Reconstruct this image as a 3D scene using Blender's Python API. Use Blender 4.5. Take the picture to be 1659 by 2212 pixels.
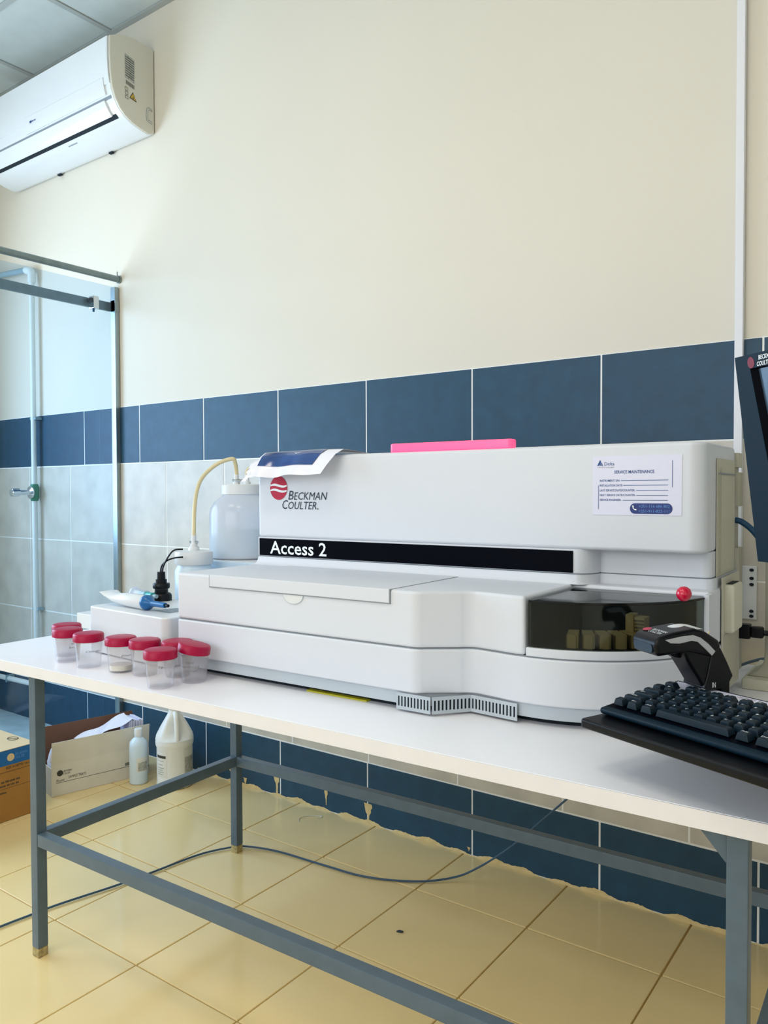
import bpy, bmesh, math, random
from mathutils import Vector, Matrix
random.seed(7)
for o in list(bpy.data.objects): bpy.data.objects.remove(o, do_unlink=True)
SC = bpy.context.scene
COL = SC.collection

# ------------------------------------------------------------------ camera
FPX, IMW = 1701.64, 1659.0
YAW, PITCH, ROLL = math.radians(36.258), math.radians(-1.4295), math.radians(-0.1727)
cd = bpy.data.cameras.new('camera'); cam = bpy.data.objects.new('camera', cd); COL.objects.link(cam)
cd.sensor_fit = 'HORIZONTAL'; cd.sensor_width = 36.0; cd.lens = FPX*36.0/IMW; cd.clip_start = .02
fw = Vector((-math.sin(YAW)*math.cos(PITCH), math.cos(YAW)*math.cos(PITCH), math.sin(PITCH)))
rt = Vector((math.cos(YAW), math.sin(YAW), 0)); up = rt.cross(fw)
r2 = rt*math.cos(ROLL)+up*math.sin(ROLL); u2 = up*math.cos(ROLL)-rt*math.sin(ROLL)
M = Matrix((r2, u2, -fw)).transposed().to_4x4(); M.translation = Vector((2.78814, -2.06754, 1.10597))
cam.matrix_world = M
SC.camera = cam

# ------------------------------------------------------------------ light
w = bpy.data.worlds.new('world'); SC.world = w; w.use_nodes = True
w.node_tree.nodes['Background'].inputs[0].default_value = (.62, .8, 1, 1)
w.node_tree.nodes['Background'].inputs[1].default_value = 1.0
SC.view_settings.view_transform = 'Standard'; SC.view_settings.look = 'None'
SC.view_settings.gamma = 1; SC.view_settings.use_curve_mapping = False
SC.view_settings.exposure = 0.14
def area(name, loc, rot, sx, sy, col, power):
    l = bpy.data.lights.new(name, 'AREA'); l.shape = 'RECTANGLE'; l.size = sx; l.size_y = sy
    l.color = col; l.energy = power
    o = bpy.data.objects.new(name, l); COL.objects.link(o); o.location = loc; o.rotation_euler = rot
    return o
# daylight through the window in the left wall
WIN = dict(y0=-2.5, y1=-.55, z0=.85, z1=2.2)
area('window_daylight', (-1.16, (WIN['y0']+WIN['y1'])/2, (WIN['z0']+WIN['z1'])/2), (0, math.radians(-90), 0),
     WIN['z1']-WIN['z0']-.06, WIN['y1']-WIN['y0']-.06, (.60, .79, 1.0), 60)
# fill light at an unseen window added behind the camera
WIN2 = dict(x0=.2, x1=2.6, z0=1.0, z1=2.5)
area('window_daylight_rear', ((WIN2['x0']+WIN2['x1'])/2, -3.97, 1.75), (math.radians(90), 0, 0),
     2.3, 1.4, (1.0, .95, .91), 28)
# unseen ceiling panels, added as warm fill
FILL_PANELS = [(.755, -1.88), (1.955, -1.88), (2.555, -3.08)]
for (x, y) in FILL_PANELS:
    area('panel_light', (x, y, 3.035), (0, 0, 0), .54, .54, (1.0, .90, .76), 5)

# ------------------------------------------------------------------ frames
W_ = .4
TROT = .0331066
TP = (1.0, -1.04)           # pivot of the table frame in the world
def T2W(u, v, z=0):
    c, s = math.cos(TROT), math.sin(TROT)
    return Vector((TP[0]+c*u-s*v, TP[1]+s*u+c*v, z))
KROT = math.radians(-23.2)
KO = (1.3516, -.0006, .781)  # keyboard tray corner in the table frame

# ------------------------------------------------------------------ materials
def lin(h):
    h = h.lstrip('#'); r = []
    for i in (0, 2, 4):
        c = int(h[i:i+2], 16)/255; r.append(c/12.92 if c <= .04045 else ((c+.055)/1.055)**2.4)
    return r
MATS = {}
def mat(name, hexc, rough=.5, metal=0, var=.06, scale=6, bump=0, bscale=60, emit=None, estr=0, alpha=1, trans=0, ior=1.45, coat=0, spec=.5, world=False):
    m = bpy.data.materials.new(name); m.use_nodes = True; nt = m.node_tree; b = nt.nodes['Principled BSDF']
    c = lin(hexc)
    tc = nt.nodes.new('ShaderNodeTexCoord'); geo = nt.nodes.new('ShaderNodeNewGeometry')
    if var > 0:
        n = nt.nodes.new('ShaderNodeTexNoise'); n.inputs['Scale'].default_value = scale; n.inputs['Detail'].default_value = 5
        nt.links.new(geo.outputs['Position'] if world else tc.outputs['Object'], n.inputs['Vector'])
        r = nt.nodes.new('ShaderNodeValToRGB')
        r.color_ramp.elements[0].position = .3; r.color_ramp.elements[1].position = .7
        r.color_ramp.elements[0].color = [max(0, x*(1-var)) for x in c]+[1]
        r.color_ramp.elements[1].color = [min(1, x*(1+var)) for x in c]+[1]
        nt.links.new(n.outputs['Fac'], r.inputs['Fac']); nt.links.new(r.outputs['Color'], b.inputs['Base Color'])
    else: b.inputs['Base Color'].default_value = c+[1]
    b.inputs['Roughness'].default_value = rough; b.inputs['Metallic'].default_value = metal
    b.inputs['IOR'].default_value = ior; b.inputs['Specular IOR Level'].default_value = spec
    if coat: b.inputs['Coat Weight'].default_value = coat; b.inputs['Coat Roughness'].default_value = .08
    if bump:
        n2 = nt.nodes.new('ShaderNodeTexNoise'); n2.inputs['Scale'].default_value = bscale; n2.inputs['Detail'].default_value = 3
        nt.links.new(geo.outputs['Position'] if world else tc.outputs['Object'], n2.inputs['Vector'])
        bp = nt.nodes.new('ShaderNodeBump'); bp.inputs['Strength'].default_value = bump; bp.inputs['Distance'].default_value = .002
        nt.links.new(n2.outputs['Fac'], bp.inputs['Height']); nt.links.new(bp.outputs['Normal'], b.inputs['Normal'])
    if emit: b.inputs['Emission Color'].default_value = lin(emit)+[1]; b.inputs['Emission Strength'].default_value = estr
    b.inputs['Alpha'].default_value = alpha; b.inputs['Transmission Weight'].default_value = trans
    MATS[name] = m; return m
def glassy(name, hexc, transp=.8, rough=.05, white=.0):
    """thin tinted sheet: see-through tint plus a fresnel sheen (and some milky diffuse)"""
    m = bpy.data.materials.new(name); m.use_nodes = True; nt = m.node_tree; nt.nodes.clear()
    out = nt.nodes.new('ShaderNodeOutputMaterial'); tr = nt.nodes.new('ShaderNodeBsdfTransparent')
    tr.inputs[0].default_value = lin(hexc)+[1]
    gl = nt.nodes.new('ShaderNodeBsdfGlossy'); gl.inputs['Roughness'].default_value = rough
    lw = nt.nodes.new('ShaderNodeLayerWeight'); lw.inputs[0].default_value = .5
    pw_ = nt.nodes.new('ShaderNodeMath'); pw_.operation = 'POWER'; pw_.inputs[1].default_value = 5
    fr = nt.nodes.new('ShaderNodeMath'); fr.operation = 'MULTIPLY_ADD'; fr.inputs[1].default_value = .7; fr.inputs[2].default_value = .03
    nt.links.new(lw.outputs['Facing'], pw_.inputs[0]); nt.links.new(pw_.outputs[0], fr.inputs[0])
    mx = nt.nodes.new('ShaderNodeMixShader')
    base = tr.outputs[0]
    if white > 0:
        df = nt.nodes.new('ShaderNodeBsdfDiffuse'); df.inputs[0].default_value = lin('f2f0f6')+[1]
        tl = nt.nodes.new('ShaderNodeBsdfTranslucent'); tl.inputs[0].default_value = lin('f2f0f6')+[1]
        a = nt.nodes.new('ShaderNodeMixShader'); a.inputs[0].default_value = .5
        nt.links.new(df.outputs[0], a.inputs[1]); nt.links.new(tl.outputs[0], a.inputs[2])
        m2 = nt.nodes.new('ShaderNodeMixShader'); m2.inputs[0].default_value = white
        nt.links.new(tr.outputs[0], m2.inputs[1]); nt.links.new(a.outputs[0], m2.inputs[2]); base = m2.outputs[0]
    nt.links.new(fr.outputs[0], mx.inputs[0]); nt.links.new(base, mx.inputs[1]); nt.links.new(gl.outputs[0], mx.inputs[2])
    nt.links.new(mx.outputs[0], out.inputs[0]); MATS[name] = m; return m
mat('plaster', 'dfd8c9', .85, var=.015, scale=2, bump=.08, bscale=25)
mat('plaster_side', 'e6e6e0', .85, var=.02)
mat('blue_tile', '1c435b', .48, world=True, var=.14, scale=22, bump=.05, bscale=120)
mat('beige_tile', 'c8c2b6', .4, world=True, var=.12, scale=9, bump=.03)
mat('floor_tile', 'edd398', .17, var=.05, scale=2.2, world=True, bump=.12, bscale=18, coat=.2)
mat('wall_grout', 'eeeeea', .8, var=.02)
mat('floor_grout', 'bfa05e', .5, world=True, var=.1)
mat('floor_paint', 'd6bd86', .4, var=.1, scale=40)
mat('shower_floor', 'b9ced4', .5, var=.12, scale=14)
mat('ceiling_tile', 'c3ccca', .9, var=.03, scale=12, bump=.2, bscale=200)
mat('grid_bar', 'aab0ae', .5, var=.02)
mat('laminate', 'f7f6fa', .28, var=.01, spec=.5)
mat('laminate_edge', 'ebe8e9', .4, var=.02, scale=20)
mat('steel_paint', '566877', .32, var=.08, scale=30, bump=.06, bscale=90)
mat('bare_foot', 'b0a070', .5, var=.35, scale=120)
mat('white_plastic', 'dcdedf', .38, var=.01)
mat('machine', 'd8dbe2', .42, var=.012, scale=3, bump=.05, bscale=500)
mat('machine_skirt', 'b9c2ca', .45, var=.03)
mat('machine_side', 'c4c0ae', .5, var=.02)
mat('seam', '868e96', .6, var=0)
mat('black_band', '04060f', .4, var=0, spec=.04)
mat('black_plastic', '07090f', .36, var=.1, bump=.05, bscale=400, spec=.3)
mat('key_plastic', '0d212e', .4, var=.08, spec=.35)
mat('slate_plastic', '07202e', .5, var=.05, spec=.2)
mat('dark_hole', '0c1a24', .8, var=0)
mat('well_dark', '101a1c', .5, var=.1)
mat('white_ink', 'eef2f4', .5, var=0)
mat('navy_ink', '16263c', .5, var=0)
mat('blue_ink', '2a4f8c', .5, var=0)
mat('deep_blue_ink', '0d2a74', .4, var=0)
mat('light_blue_ink', '5f93d6', .5, var=0)
mat('grey_ink', '74766f', .6, var=.15, scale=300)
mat('black_ink', '3a3a36', .6, var=0)
mat('logo_red', 'b9103a', .35, var=0)
mat('dark_red', '7a1c30', .5, var=0)
mat('paper', 'dfdff2', .45, var=.01)
mat('paper_white', 'eceaf4', .22, var=.01)
mat('gloss_blue', '0b3a7c', .12, var=.3, scale=9, coat=.6)
mat('screen', '2a3c4c', .18, var=.05, scale=2)
mat('lamp_red', 'ff5a80', .3, var=0, emit='ff3058', estr=1.9)
mat('ball_red', 'd00f3c', .18, var=0, coat=.4)
mat('lid_red', 'a4063c', .38, var=.05, scale=40, spec=.3)
mat('tan_plastic', 'c9ad78', .5, var=.05)
mat('tan_dark', '6d5c3a', .5, var=.05)
mat('chrome', 'cfd4d8', .12, metal=1, var=0)
mat('steel', '9aa6a8', .3, metal=.85, var=.05, scale=20)
mat('alu_bar', '7d8b8c', .38, metal=.6, var=.1, scale=30)
mat('pvc', 'dfe6e4', .4, var=.02)
mat('green_brass', '1c7d63', .4, var=.08)
mat('trunking', 'e4e4e8', .4, var=.01)
mat('hose', 'd8caa0', .35, var=.04)
mat('jug_white', 'e6e7e2', .35, var=.02)
mat('bottle_milky', 'cfe0ea', .3, var=.03)
mat('label_grey', 'a9aba2', .5, var=.3, scale=90)
mat('label_white', 'dddcd2', .5, var=.02)
mat('card_white', 'dad6c8', .7, var=.04, scale=15, bump=.05)
mat('card_brown', '6c4c3c', .8, var=.08)
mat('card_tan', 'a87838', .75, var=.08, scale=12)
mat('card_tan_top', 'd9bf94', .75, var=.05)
mat('card_blue', '1463a6', .55, var=.04)
mat('cable_blue', '35536f', .4, var=.03)
mat('cable_grey', '4d6070', .45, var=.04)
mat('cable_teal', '14486c', .4, var=.03)
mat('teal', '28a3a0', .3, var=.05)
mat('nozzle_blue', '0d5f9c', .3, var=.04)
mat('tube_white', 'dfe3e6', .25, var=.02)
mat('recess_grey', '8d99a2', .6, var=.03)
mat('beige_plastic', 'b7b4a2', .5, var=.02)
mat('cream_plastic', 'd6d2bf', .45, var=.02)
mat('ac_white', 'e3e6e8', .22, var=.006, coat=.3)
mat('ac_side', 'd2cec0', .35, var=.01)  # white housing toned warm and darker: end face shade put into the colour
mat('yellow', 'c8a53a', .5, var=0)
mat('pipe_grey', '8fa9b2', .4, var=.08)
mat('yellow_pad', 'b9b21e', .6, var=.05)
mat('cabinet_white', 'dfddd6', .5, var=.02)
mat('dark_grey', '3b454c', .6, var=.05)
mat('light_panel', 'ffffff', .5, var=0, emit='fff0d8', estr=3)  # glow of the added fill panels
mat('platform', 'c3d6e4', .4, var=.03)
mat('filter_grey', '5e7480', .5, var=.05)
glassy('glass', 'ecf5fd', rough=.02)
glassy('smoke', 'cfd3cf', rough=.06)
glassy('clear_cup', 'ffffff', rough=.1, white=.13)
glassy('bag_film', 'e8eef4', rough=.08, white=.45)
glassy('liquid_jug', 'eaf3f6', rough=.15, white=.74)
mat('jug_liquid', 'cfe4e8', .4, var=.02)
mat('trim_grey', 'b8b9bd', .35, var=.03)

# ------------------------------------------------------------------ mesh helpers
ORG = {}
def weighted(me, cs):
    """face-area weighted corner normals, so that large flat faces stay flat next to their bevels"""
    adj = [[] for _ in me.vertices]
    P = [(p.normal.copy(), p.area) for p in me.polygons]
    for p in me.polygons:
        for v in p.vertices: adj[v].append(p.index)
    out = [None]*len(me.loops)
    for p in me.polygons:
        n0 = P[p.index][0]
        for li in p.loop_indices:
            acc = Vector((0, 0, 0))
            for q in adj[me.loops[li].vertex_index]:
                n1, a1 = P[q]
                if n0.dot(n1) >= cs: acc += n1*a1
            out[li] = acc.normalized() if acc.length > 1e-12 else n0
    me.normals_split_custom_set(out)
class MB:
    def __init__(s): s.v = []; s.f = []
    def add(s, vs, fs):
        n = len(s.v); s.v += [tuple(p) for p in vs]; s.f += [tuple(i+n for i in f) for f in fs]; return s
    def box(s, x0, x1, y0, y1, z0, z1):
        return s.add([(x0,y0,z0),(x1,y0,z0),(x1,y1,z0),(x0,y1,z0),(x0,y0,z1),(x1,y0,z1),(x1,y1,z1),(x0,y1,z1)],
                     [(3,2,1,0),(4,5,6,7),(0,1,5,4),(1,2,6,5),(2,3,7,6),(3,0,4,7)])
    def prism(s, poly, z0, z1, f=None):
        """poly counter-clockwise seen from +z; f maps (a,b,c)->xyz"""
        f = f or (lambda a, b, c: (a, b, c)); n = len(poly)
        vs = [f(a, b, z0) for a, b in poly]+[f(a, b, z1) for a, b in poly]
        fs = [tuple(range(n-1, -1, -1)), tuple(range(n, 2*n))]+[(i, (i+1) % n, n+(i+1) % n, n+i) for i in range(n)]
        return s.add(vs, fs)
    def flat(s, poly, f): return s.add([f(a, b) for a, b in poly], [tuple(range(len(poly)))])
    def tube(s, path, r, n=10, close=True):
        path = [Vector(p) for p in path]; m = len(path); rings = []
        prev = None
        for i, p in enumerate(path):
            t = (path[min(i+1, m-1)]-path[max(i-1, 0)]).normalized()
            if prev is None:
                a = Vector((0, 0, 1)) if abs(t.z) < .9 else Vector((1, 0, 0)); a = (a-t*a.dot(t)).normalized()
            else: a = (prev-t*prev.dot(t)).normalized()
            prev = a; b = t.cross(a); rr = r[i] if isinstance(r, (list, tuple)) else r
            rings.append([p+(a*math.cos(k*2*math.pi/n)+b*math.sin(k*2*math.pi/n))*rr for k in range(n)])
        vs = [q for R in rings for q in R]; fs = []
        for i in range(m-1):
            for k in range(n): fs.append((i*n+k, i*n+(k+1) % n, (i+1)*n+(k+1) % n, (i+1)*n+k))
        if close: fs += [tuple(range(n-1, -1, -1)), tuple(range((m-1)*n, m*n))]
        return s.add(vs, fs)
    def lathe(s, prof, n=32, c=(0, 0, 0), sx=1, sy=1, cap=True):
        vs = []; fs = []; m = len(prof)
        for r, z in prof:
            for k in range(n): vs.append((c[0]+sx*r*math.cos(k*2*math.pi/n), c[1]+sy*r*math.sin(k*2*math.pi/n), c[2]+z))
        for i in range(m-1):
            for k in range(n): fs.append((i*n+k, i*n+(k+1) % n, (i+1)*n+(k+1) % n, (i+1)*n+k))
        if cap: fs += [tuple(range(n-1, -1, -1)), tuple(range((m-1)*n, m*n))]
        return s.add(vs, fs)
    def grid(s, P, nu, nv):
        vs = [P(i/nu, j/nv) for j in range(nv+1) for i in range(nu+1)]
        fs = [(j*(nu+1)+i, j*(nu+1)+i+1, (j+1)*(nu+1)+i+1, (j+1)*(nu+1)+i) for j in range(nv) for i in range(nu)]
        return s.add(vs, fs)
    def xf(s, f): s.v = [tuple(f(*p)) for p in s.v]; return s
    def mesh(s, name, m, org=(0, 0, 0), bevel=0, seg=2, smooth=40, solid=0):
        me = bpy.data.meshes.new(name)
        me.from_pydata([(p[0]-org[0], p[1]-org[1], p[2]-org[2]) for p in s.v], [], s.f); me.update()
        bm = bmesh.new(); bm.from_mesh(me)
        if len(s.v) > 3: bmesh.ops.recalc_face_normals(bm, faces=bm.faces)
        if bevel:
            es = [e for e in bm.edges if e.is_manifold and e.calc_face_angle(0) > math.radians(35)]
            bmesh.ops.bevel(bm, geom=es, offset=bevel, segments=seg, profile=.5, affect='EDGES', clamp_overlap=True)
        if solid: bmesh.ops.solidify(bm, geom=bm.faces[:], thickness=solid)
        bm.to_mesh(me); bm.free()
        for p in me.polygons: p.use_smooth = True
        me.set_sharp_from_angle(angle=math.radians(smooth))
        me.materials.append(MATS[m] if isinstance(m, str) else m)
        if bevel: weighted(me, math.cos(math.radians(smooth)))
        return me
    def build(s, name, m, parent=None, org=None, **kw):
        if org is None: org = ORG.get(parent.name, (0, 0, 0)) if parent else (0, 0, 0)
        o = bpy.data.objects.new(name, s.mesh(name, m, org, **kw)); COL.objects.link(o)
        if parent: o.parent = parent; ORG[o.name] = org
        return o
def tag(o, label, cat, group=None):
    o['label'] = label; o['category'] = cat
    if group: o['group'] = group
    return o
def empty(name, loc, rz=0):
    o = bpy.data.objects.new(name, None); COL.objects.link(o); o.empty_display_size = .05
    o.location = loc; o.rotation_euler = (0, 0, rz); return o
def wthing(name, label, cat, org, group=None):
    o = empty(name, org); ORG[o.name] = org; return tag(o, label, cat, group)
def tthing(name, label, cat, org, group=None):
    o = empty(name, T2W(*org), TROT); ORG[o.name] = org; return tag(o, label, cat, group)
def struct(o): o['kind'] = 'structure'; return o
def part(name, me, parent):
    o = bpy.data.objects.new(name, me); COL.objects.link(o); o.parent = parent; return o
def V(*a): return Vector(a)
def spline(pts, n=8):
    pts = [Vector(p) for p in pts]; out = []
    for i in range(len(pts)-1):
        p0 = pts[max(i-1, 0)]; p1 = pts[i]; p2 = pts[i+1]; p3 = pts[min(i+2, len(pts)-1)]
        for k in range(n):
            t = k/n
            out.append(.5*((2*p1)+(p2-p0)*t+(2*p0-5*p1+4*p2-p3)*t*t+(3*p1-p0-3*p2+p3)*t**3))
    out.append(pts[-1]); return out
def arc(cx, cy, r, a0, a1, n=8): return [(cx+r*math.cos(math.radians(a0+(a1-a0)*i/n)), cy+r*math.sin(math.radians(a0+(a1-a0)*i/n))) for i in range(n+1)]
def rrect(x0, x1, y0, y1, r, n=5):
    return arc(x1-r, y1-r, r, 0, 90, n)+arc(x0+r, y1-r, r, 90, 180, n)+arc(x0+r, y0+r, r, 180, 270, n)+arc(x1-r, y0+r, r, 270, 360, n)
_tc = {}
def glyphs(s, shear=0, bold=0):
    k = (s, shear, bold)
    if k not in _tc:
        c = bpy.data.curves.new('t', 'FONT'); c.body = s; c.shear = shear; c.offset = bold; c.resolution_u = 2
        o = bpy.data.objects.new('t', c); COL.objects.link(o); bpy.context.view_layer.update()
        me = bpy.data.meshes.new_from_object(o.evaluated_get(bpy.context.evaluated_depsgraph_get()))
        vs = [tuple(v.co) for v in me.vertices]; fs = [tuple(p.vertices) for p in me.polygons]
        bpy.data.objects.remove(o); bpy.data.curves.remove(c); bpy.data.meshes.remove(me); _tc[k] = (vs, fs)
    return _tc[k]
def text(s, m, parent, P, x0, x1, y0, h, name='lettering', shear=0, bold=0, cap=.7):
    """P(x,y)->xyz; spans x0..x1 with baseline y0 and capital height h"""
    vs, fs = glyphs(s, shear, bold)
    a = min(v[0] for v in vs); b = max(v[0] for v in vs); k = (x1-x0)/(b-a); ky = h/cap
    mb = MB().add([P(x0+(v[0]-a)*k, y0+v[1]*ky) for v in vs], fs)
    return mb.build(name, m, parent)
def line(m, parent, P, x0, x1, y, t=.0006, name='printed_line'):
    return MB().flat([(x0, y-t/2), (x1, y-t/2), (x1, y+t/2), (x0, y+t/2)], P).build(name, m, parent)
def scribble(m, parent, P, x0, x1, y0, h, name='small_print'):
    """print too small to read in the photo: a row of word-sized marks"""
    rnd = random.Random(int(abs(x0)*9999)+int(abs(y0)*7777)); mb = MB(); x = x0; sg = 1 if x1 > x0 else -1
    while sg*(x1-x) > abs(h)*.3:
        w_ = min(abs(h)*rnd.uniform(.35, .6), abs(x1-x)); hh = h*rnd.choice((.75, .75, 1))
        mb.flat([(x, y0), (x+sg*w_, y0), (x+sg*w_, y0+hh), (x, y0+hh)], P); x += sg*(w_+abs(h)*rnd.choice((.22, .22, .22, .7)))
    return mb.build(name, m, parent)
def logo(parent, P, P2, cx, cy, rx, ry, disc='logo_red', ink='white_ink', detail=True):
    d = MB().flat([(cx+rx*math.cos(i*math.pi/16), cy+ry*math.sin(i*math.pi/16)) for i in range(32)], P).build('logo_disc', disc, parent)
    if detail:
        for s, dy in ((1, .2), (1, -.22)):
            top = []; bot = []
            for i in range(13):
                t = -1+i/6.0; yy = dy+.16*math.sin(t*2.2)*-1+.12*t
                th = .10*(1-.35*t*t); lim = math.sqrt(max(0, 1-(yy)**2))*.96
                x = t*lim
                top.append((cx+rx*x, cy+ry*(yy+th))); bot.append((cx+rx*x, cy+ry*(yy-th)))
            mb = MB()
            for i in range(12): mb.flat([bot[i], bot[i+1], top[i+1], top[i]], P2)
            mb.build('logo_wave', ink, parent)
    return d

# ================================================================== STRUCTURE
XL, XR, YF, ZC = -1.19, 3.75, -4.0, 3.06
# --- back wall with real tiles
wall = struct(MB().box(XL-.1, XR+.1, .0025, .12, -.05, ZC+.1).build('wall_back', 'plaster'))
g = .0021
def tile_row(x_off, pitch, z0, z1, m, y0=-.0005, th=.003):
    k0 = math.floor((XL-x_off)/pitch); x = x_off+k0*pitch; cache = {}
    while x < 3.2:
        a = max(x+g, XL); b = min(x+pitch-g, 3.2)
        if b-a > .01:
            key = round(b-a, 4)
            if key not in cache: cache[key] = MB().box(0, b-a, 0, th, 0, z1-z0-2*g).mesh('tile', m, bevel=.0012, seg=1)
            o = part('tile', cache[key], wall); o.location = (a, y0+random.uniform(-.0004, .0004), z0+g)
        x += pitch
tile_row(0, .4, 1.2322, 1.4765, 'blue_tile')
for za, zb in ((.8875, 1.2322), (.5466, .8875), (.2048, .5466)): tile_row(.1719, .344, za, zb, 'beige_tile')
tile_row(0, .4, 0.0, .2048, 'blue_tile')
MB().box(XL, 3.2, .0003, .0024, .0, 1.4765).build('grout_bed', 'wall_grout', wall)
# floor paint lapped up the wall foot, and drips
def ragged(x0, x1, hf):
    mb = MB(); n = max(2, int((x1-x0)/.006)); top = []; bot = []
    for i in range(n+1):
        x = x0+(x1-x0)*i/n; bot.append((x, -.0035, .0)); top.append((x, -.0015, hf(x)))
    return mb.add(bot+top, [(i, i+1, n+2+i, n+1+i) for i in range(n)])
ragged(.35, 2.9, lambda x: .007+.004*math.sin(x*23)+.004*math.sin(x*57+1)+random.uniform(0, .003)).build('paint_edge', 'floor_paint', wall)
def drip(x, z, w, h, seed):
    rnd = random.Random(seed); prof = [(0, 0), (.25, .3), (.18, .55), (.34, .8), (.5, 1.0)]
    mb = MB(); L = []; R = []
    for t in range(11):
        tt = t/10; ww = w*(.12+.42*max(0, (tt-.35)/.65)**.7)*(1+rnd.uniform(-.25, .25)); L.append((x-ww, -.0016, z+h*tt)); R.append((x+ww*(.6+.4*rnd.random()), -.0016, z+h*tt))
    mb.add(L+R, [(i, i+1, 11+i+1, 11+i) for i in range(10)]); mb.build('paint_drip', 'floor_paint', wall)
drip(.785, .004, .042, .1, 1); drip(1.02, .02, .016, .055, 2); drip(1.205, .006, .034, .062, 3); drip(.56, .0, .05, .05, 4); drip(.62, .0, .02, .03, 5); drip(1.59, .012, .012, .012, 6)
# --- floor
floor = struct(MB().box(XL-.1, XR+.1, YF-.1, .12, -.12, -.004).build('floor', 'floor_grout'))
FR = .006976; fc, fs_ = math.cos(FR), math.sin(FR)
tm = MB().box(.0018, .3369-.0018, -.3369+.0018, -.0018, -.006, 0).mesh('floor_tile', 'floor_tile', bevel=.0022, seg=2)
for i in range(-7, 7):
    for j in range(-1, 11):
        lx, ly = 1.2337+i*.3369, -.2798-j*.3369
        x, y = fc*lx-fs_*ly, fs_*lx+fc*ly
        if y > .03 or x < XL+.9 or x > XR-.3:
            if not (y <= .33 and XL-.2 < x < XR-.3): continue
        if j == -1:
            me = _tc.get('edge')
            if me is None: me = MB().box(.0025, .3369-.0025, -.3369+.0025, -.055, -.006, 0).mesh('floor_tile', 'floor_tile', bevel=.0022, seg=2); _tc['edge'] = me
        else: me = tm
        o = part('floor_tile', me, floor); o.location = (x, y, random.uniform(-.0004, 0)); o.rotation_euler = (0, 0, FR)
# --- shower floor behind the glass
o = struct(MB().box(XL, -.17, -1.0, -.001, -.003, .004).build('floor_shower', 'shower_floor', bevel=.003))
# --- ceiling
ceil = struct(MB().box(XL-.1, XR+.1, YF-.1, .12, ZC+.012, ZC+.1).build('ceiling', 'grid_bar'))
gx = [-.145+.6*k for k in range(-2, 7)]; gy = [0, -.38]+[-.38-.6*k for k in range(1, 7)]
cache = {}
for i in range(len(gx)-1):
    for j in range(len(gy)-1):
        a, b, c, d = gx[i]+.012, gx[i+1]-.012, gy[j+1]+.012, gy[j]-(.012 if j else .022)
        a = max(a, XL+.02)
        cx, cy = (a+b)/2, (c+d)/2
        if any(abs(cx-px) < .2 and abs(cy-py) < .2 for px, py in FILL_PANELS): continue
        k = (round(b-a, 3), round(d-c, 3))
        if k not in cache: cache[k] = MB().box(0, k[0], 0, k[1], 0, .01).mesh('ceiling_tile', 'ceiling_tile', bevel=.0015, seg=1)
        o = part('ceiling_tile', cache[k], ceil); o.location = (a, c, ZC+.004)
for x in gx: MB().box(x-.012, x+.012, YF, -.022, ZC-.001, ZC+.012).build('grid_bar', 'grid_bar', ceil)
for y in gy[1:]: MB().box(XL, XR, y-.012, y+.012, ZC-.0005, ZC+.012).build('grid_bar', 'grid_bar', ceil)
MB().box(XL, XR, -.022, 0.004, ZC-.002, ZC+.012).build('wall_angle', 'grid_bar', ceil)
# --- other walls with windows
def wall_hole(name, ax, pos, out, a0, a1, h):
    mb = MB()
    rects = [(a0, h[0], -.05, ZC+.1), (h[1], a1, -.05, ZC+.1), (h[0], h[1], -.05, h[2]), (h[0], h[1], h[3], ZC+.1)]
    for (p, q, z0, z1) in rects:
        lo, hi = sorted((pos, pos+out))
        mb.box(lo, hi, p, q, z0, z1) if ax == 'x' else mb.box(p, q, lo, hi, z0, z1)
    return struct(mb.build(name, 'plaster_side'))
wall_hole('wall_left', 'x', XL, -.12, YF-.1, .12, (WIN['y0'], WIN['y1'], WIN['z0'], WIN['z1']))
wall_hole('wall_front', 'y', YF, -.12, XL-.1, XR+.1, (WIN2['x0'], WIN2['x1'], WIN2['z0'], WIN2['z1']))
struct(MB().box(XR, XR+.12, YF-.1, .12, -.05, ZC+.1).build('wall_right', 'plaster_side'))
def window(n, ax, pos, h):
    f = struct(empty('window_%d' % n, (0, 0, 0)))
    a0, a1, z0, z1 = h
    def bb(p, q, za, zb, d0, d1): return MB().box(d0, d1, p, q, za, zb) if ax == 'x' else MB().box(p, q, d0, d1, za, zb)
    d0, d1 = pos-.08, pos-.04
    mid = (a0+a1)/2
    for (p, q, za, zb) in ((a0, a0+.04, z0, z1), (a1-.04, a1, z0, z1), (a0, a1, z0, z0+.04), (a0, a1, z1-.04, z1), (mid-.02, mid+.02, z0, z1)):
        bb(p, q, za, zb, d0, d1).build('window_frame', 'white_plastic', f)
    bb(a0+.04, mid-.02, z0+.04, z1-.04, pos-.062, pos-.058).build('pane', 'glass', f)
    bb(mid+.02, a1-.04, z0+.04, z1-.04, pos-.062, pos-.058).build('pane', 'glass', f)
window(1, 'x', XL, (WIN['y0'], WIN['y1'], WIN['z0'], WIN['z1']))
window(2, 'y', YF, (WIN2['x0'], WIN2['x1'], WIN2['z0'], WIN2['z1']))  # unseen window, added to carry the rear fill light
for i, (x, y) in enumerate(FILL_PANELS):
    pl = wthing('ceiling_light', ['square ceiling light panel nearest the wall unit, out of frame', 'square ceiling light panel above the worktop, out of frame', 'square ceiling light panel behind the camera, out of frame'][i], 'light', (x, y, ZC))
    MB().box(x-.285, x+.285, y-.285, y+.285, ZC-.004, ZC+.01).build('panel_frame', 'white_plastic', pl)
    MB().box(x-.27, x+.27, y-.27, y+.27, ZC-.007, ZC-.004).build('diffuser', 'light_panel', pl)
# --- white trunking
t = struct(MB().box(2.339, 2.358, -.018, -.0005, .55, ZC-.003).build('trim_1', 'trunking', bevel=.0015))

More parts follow.
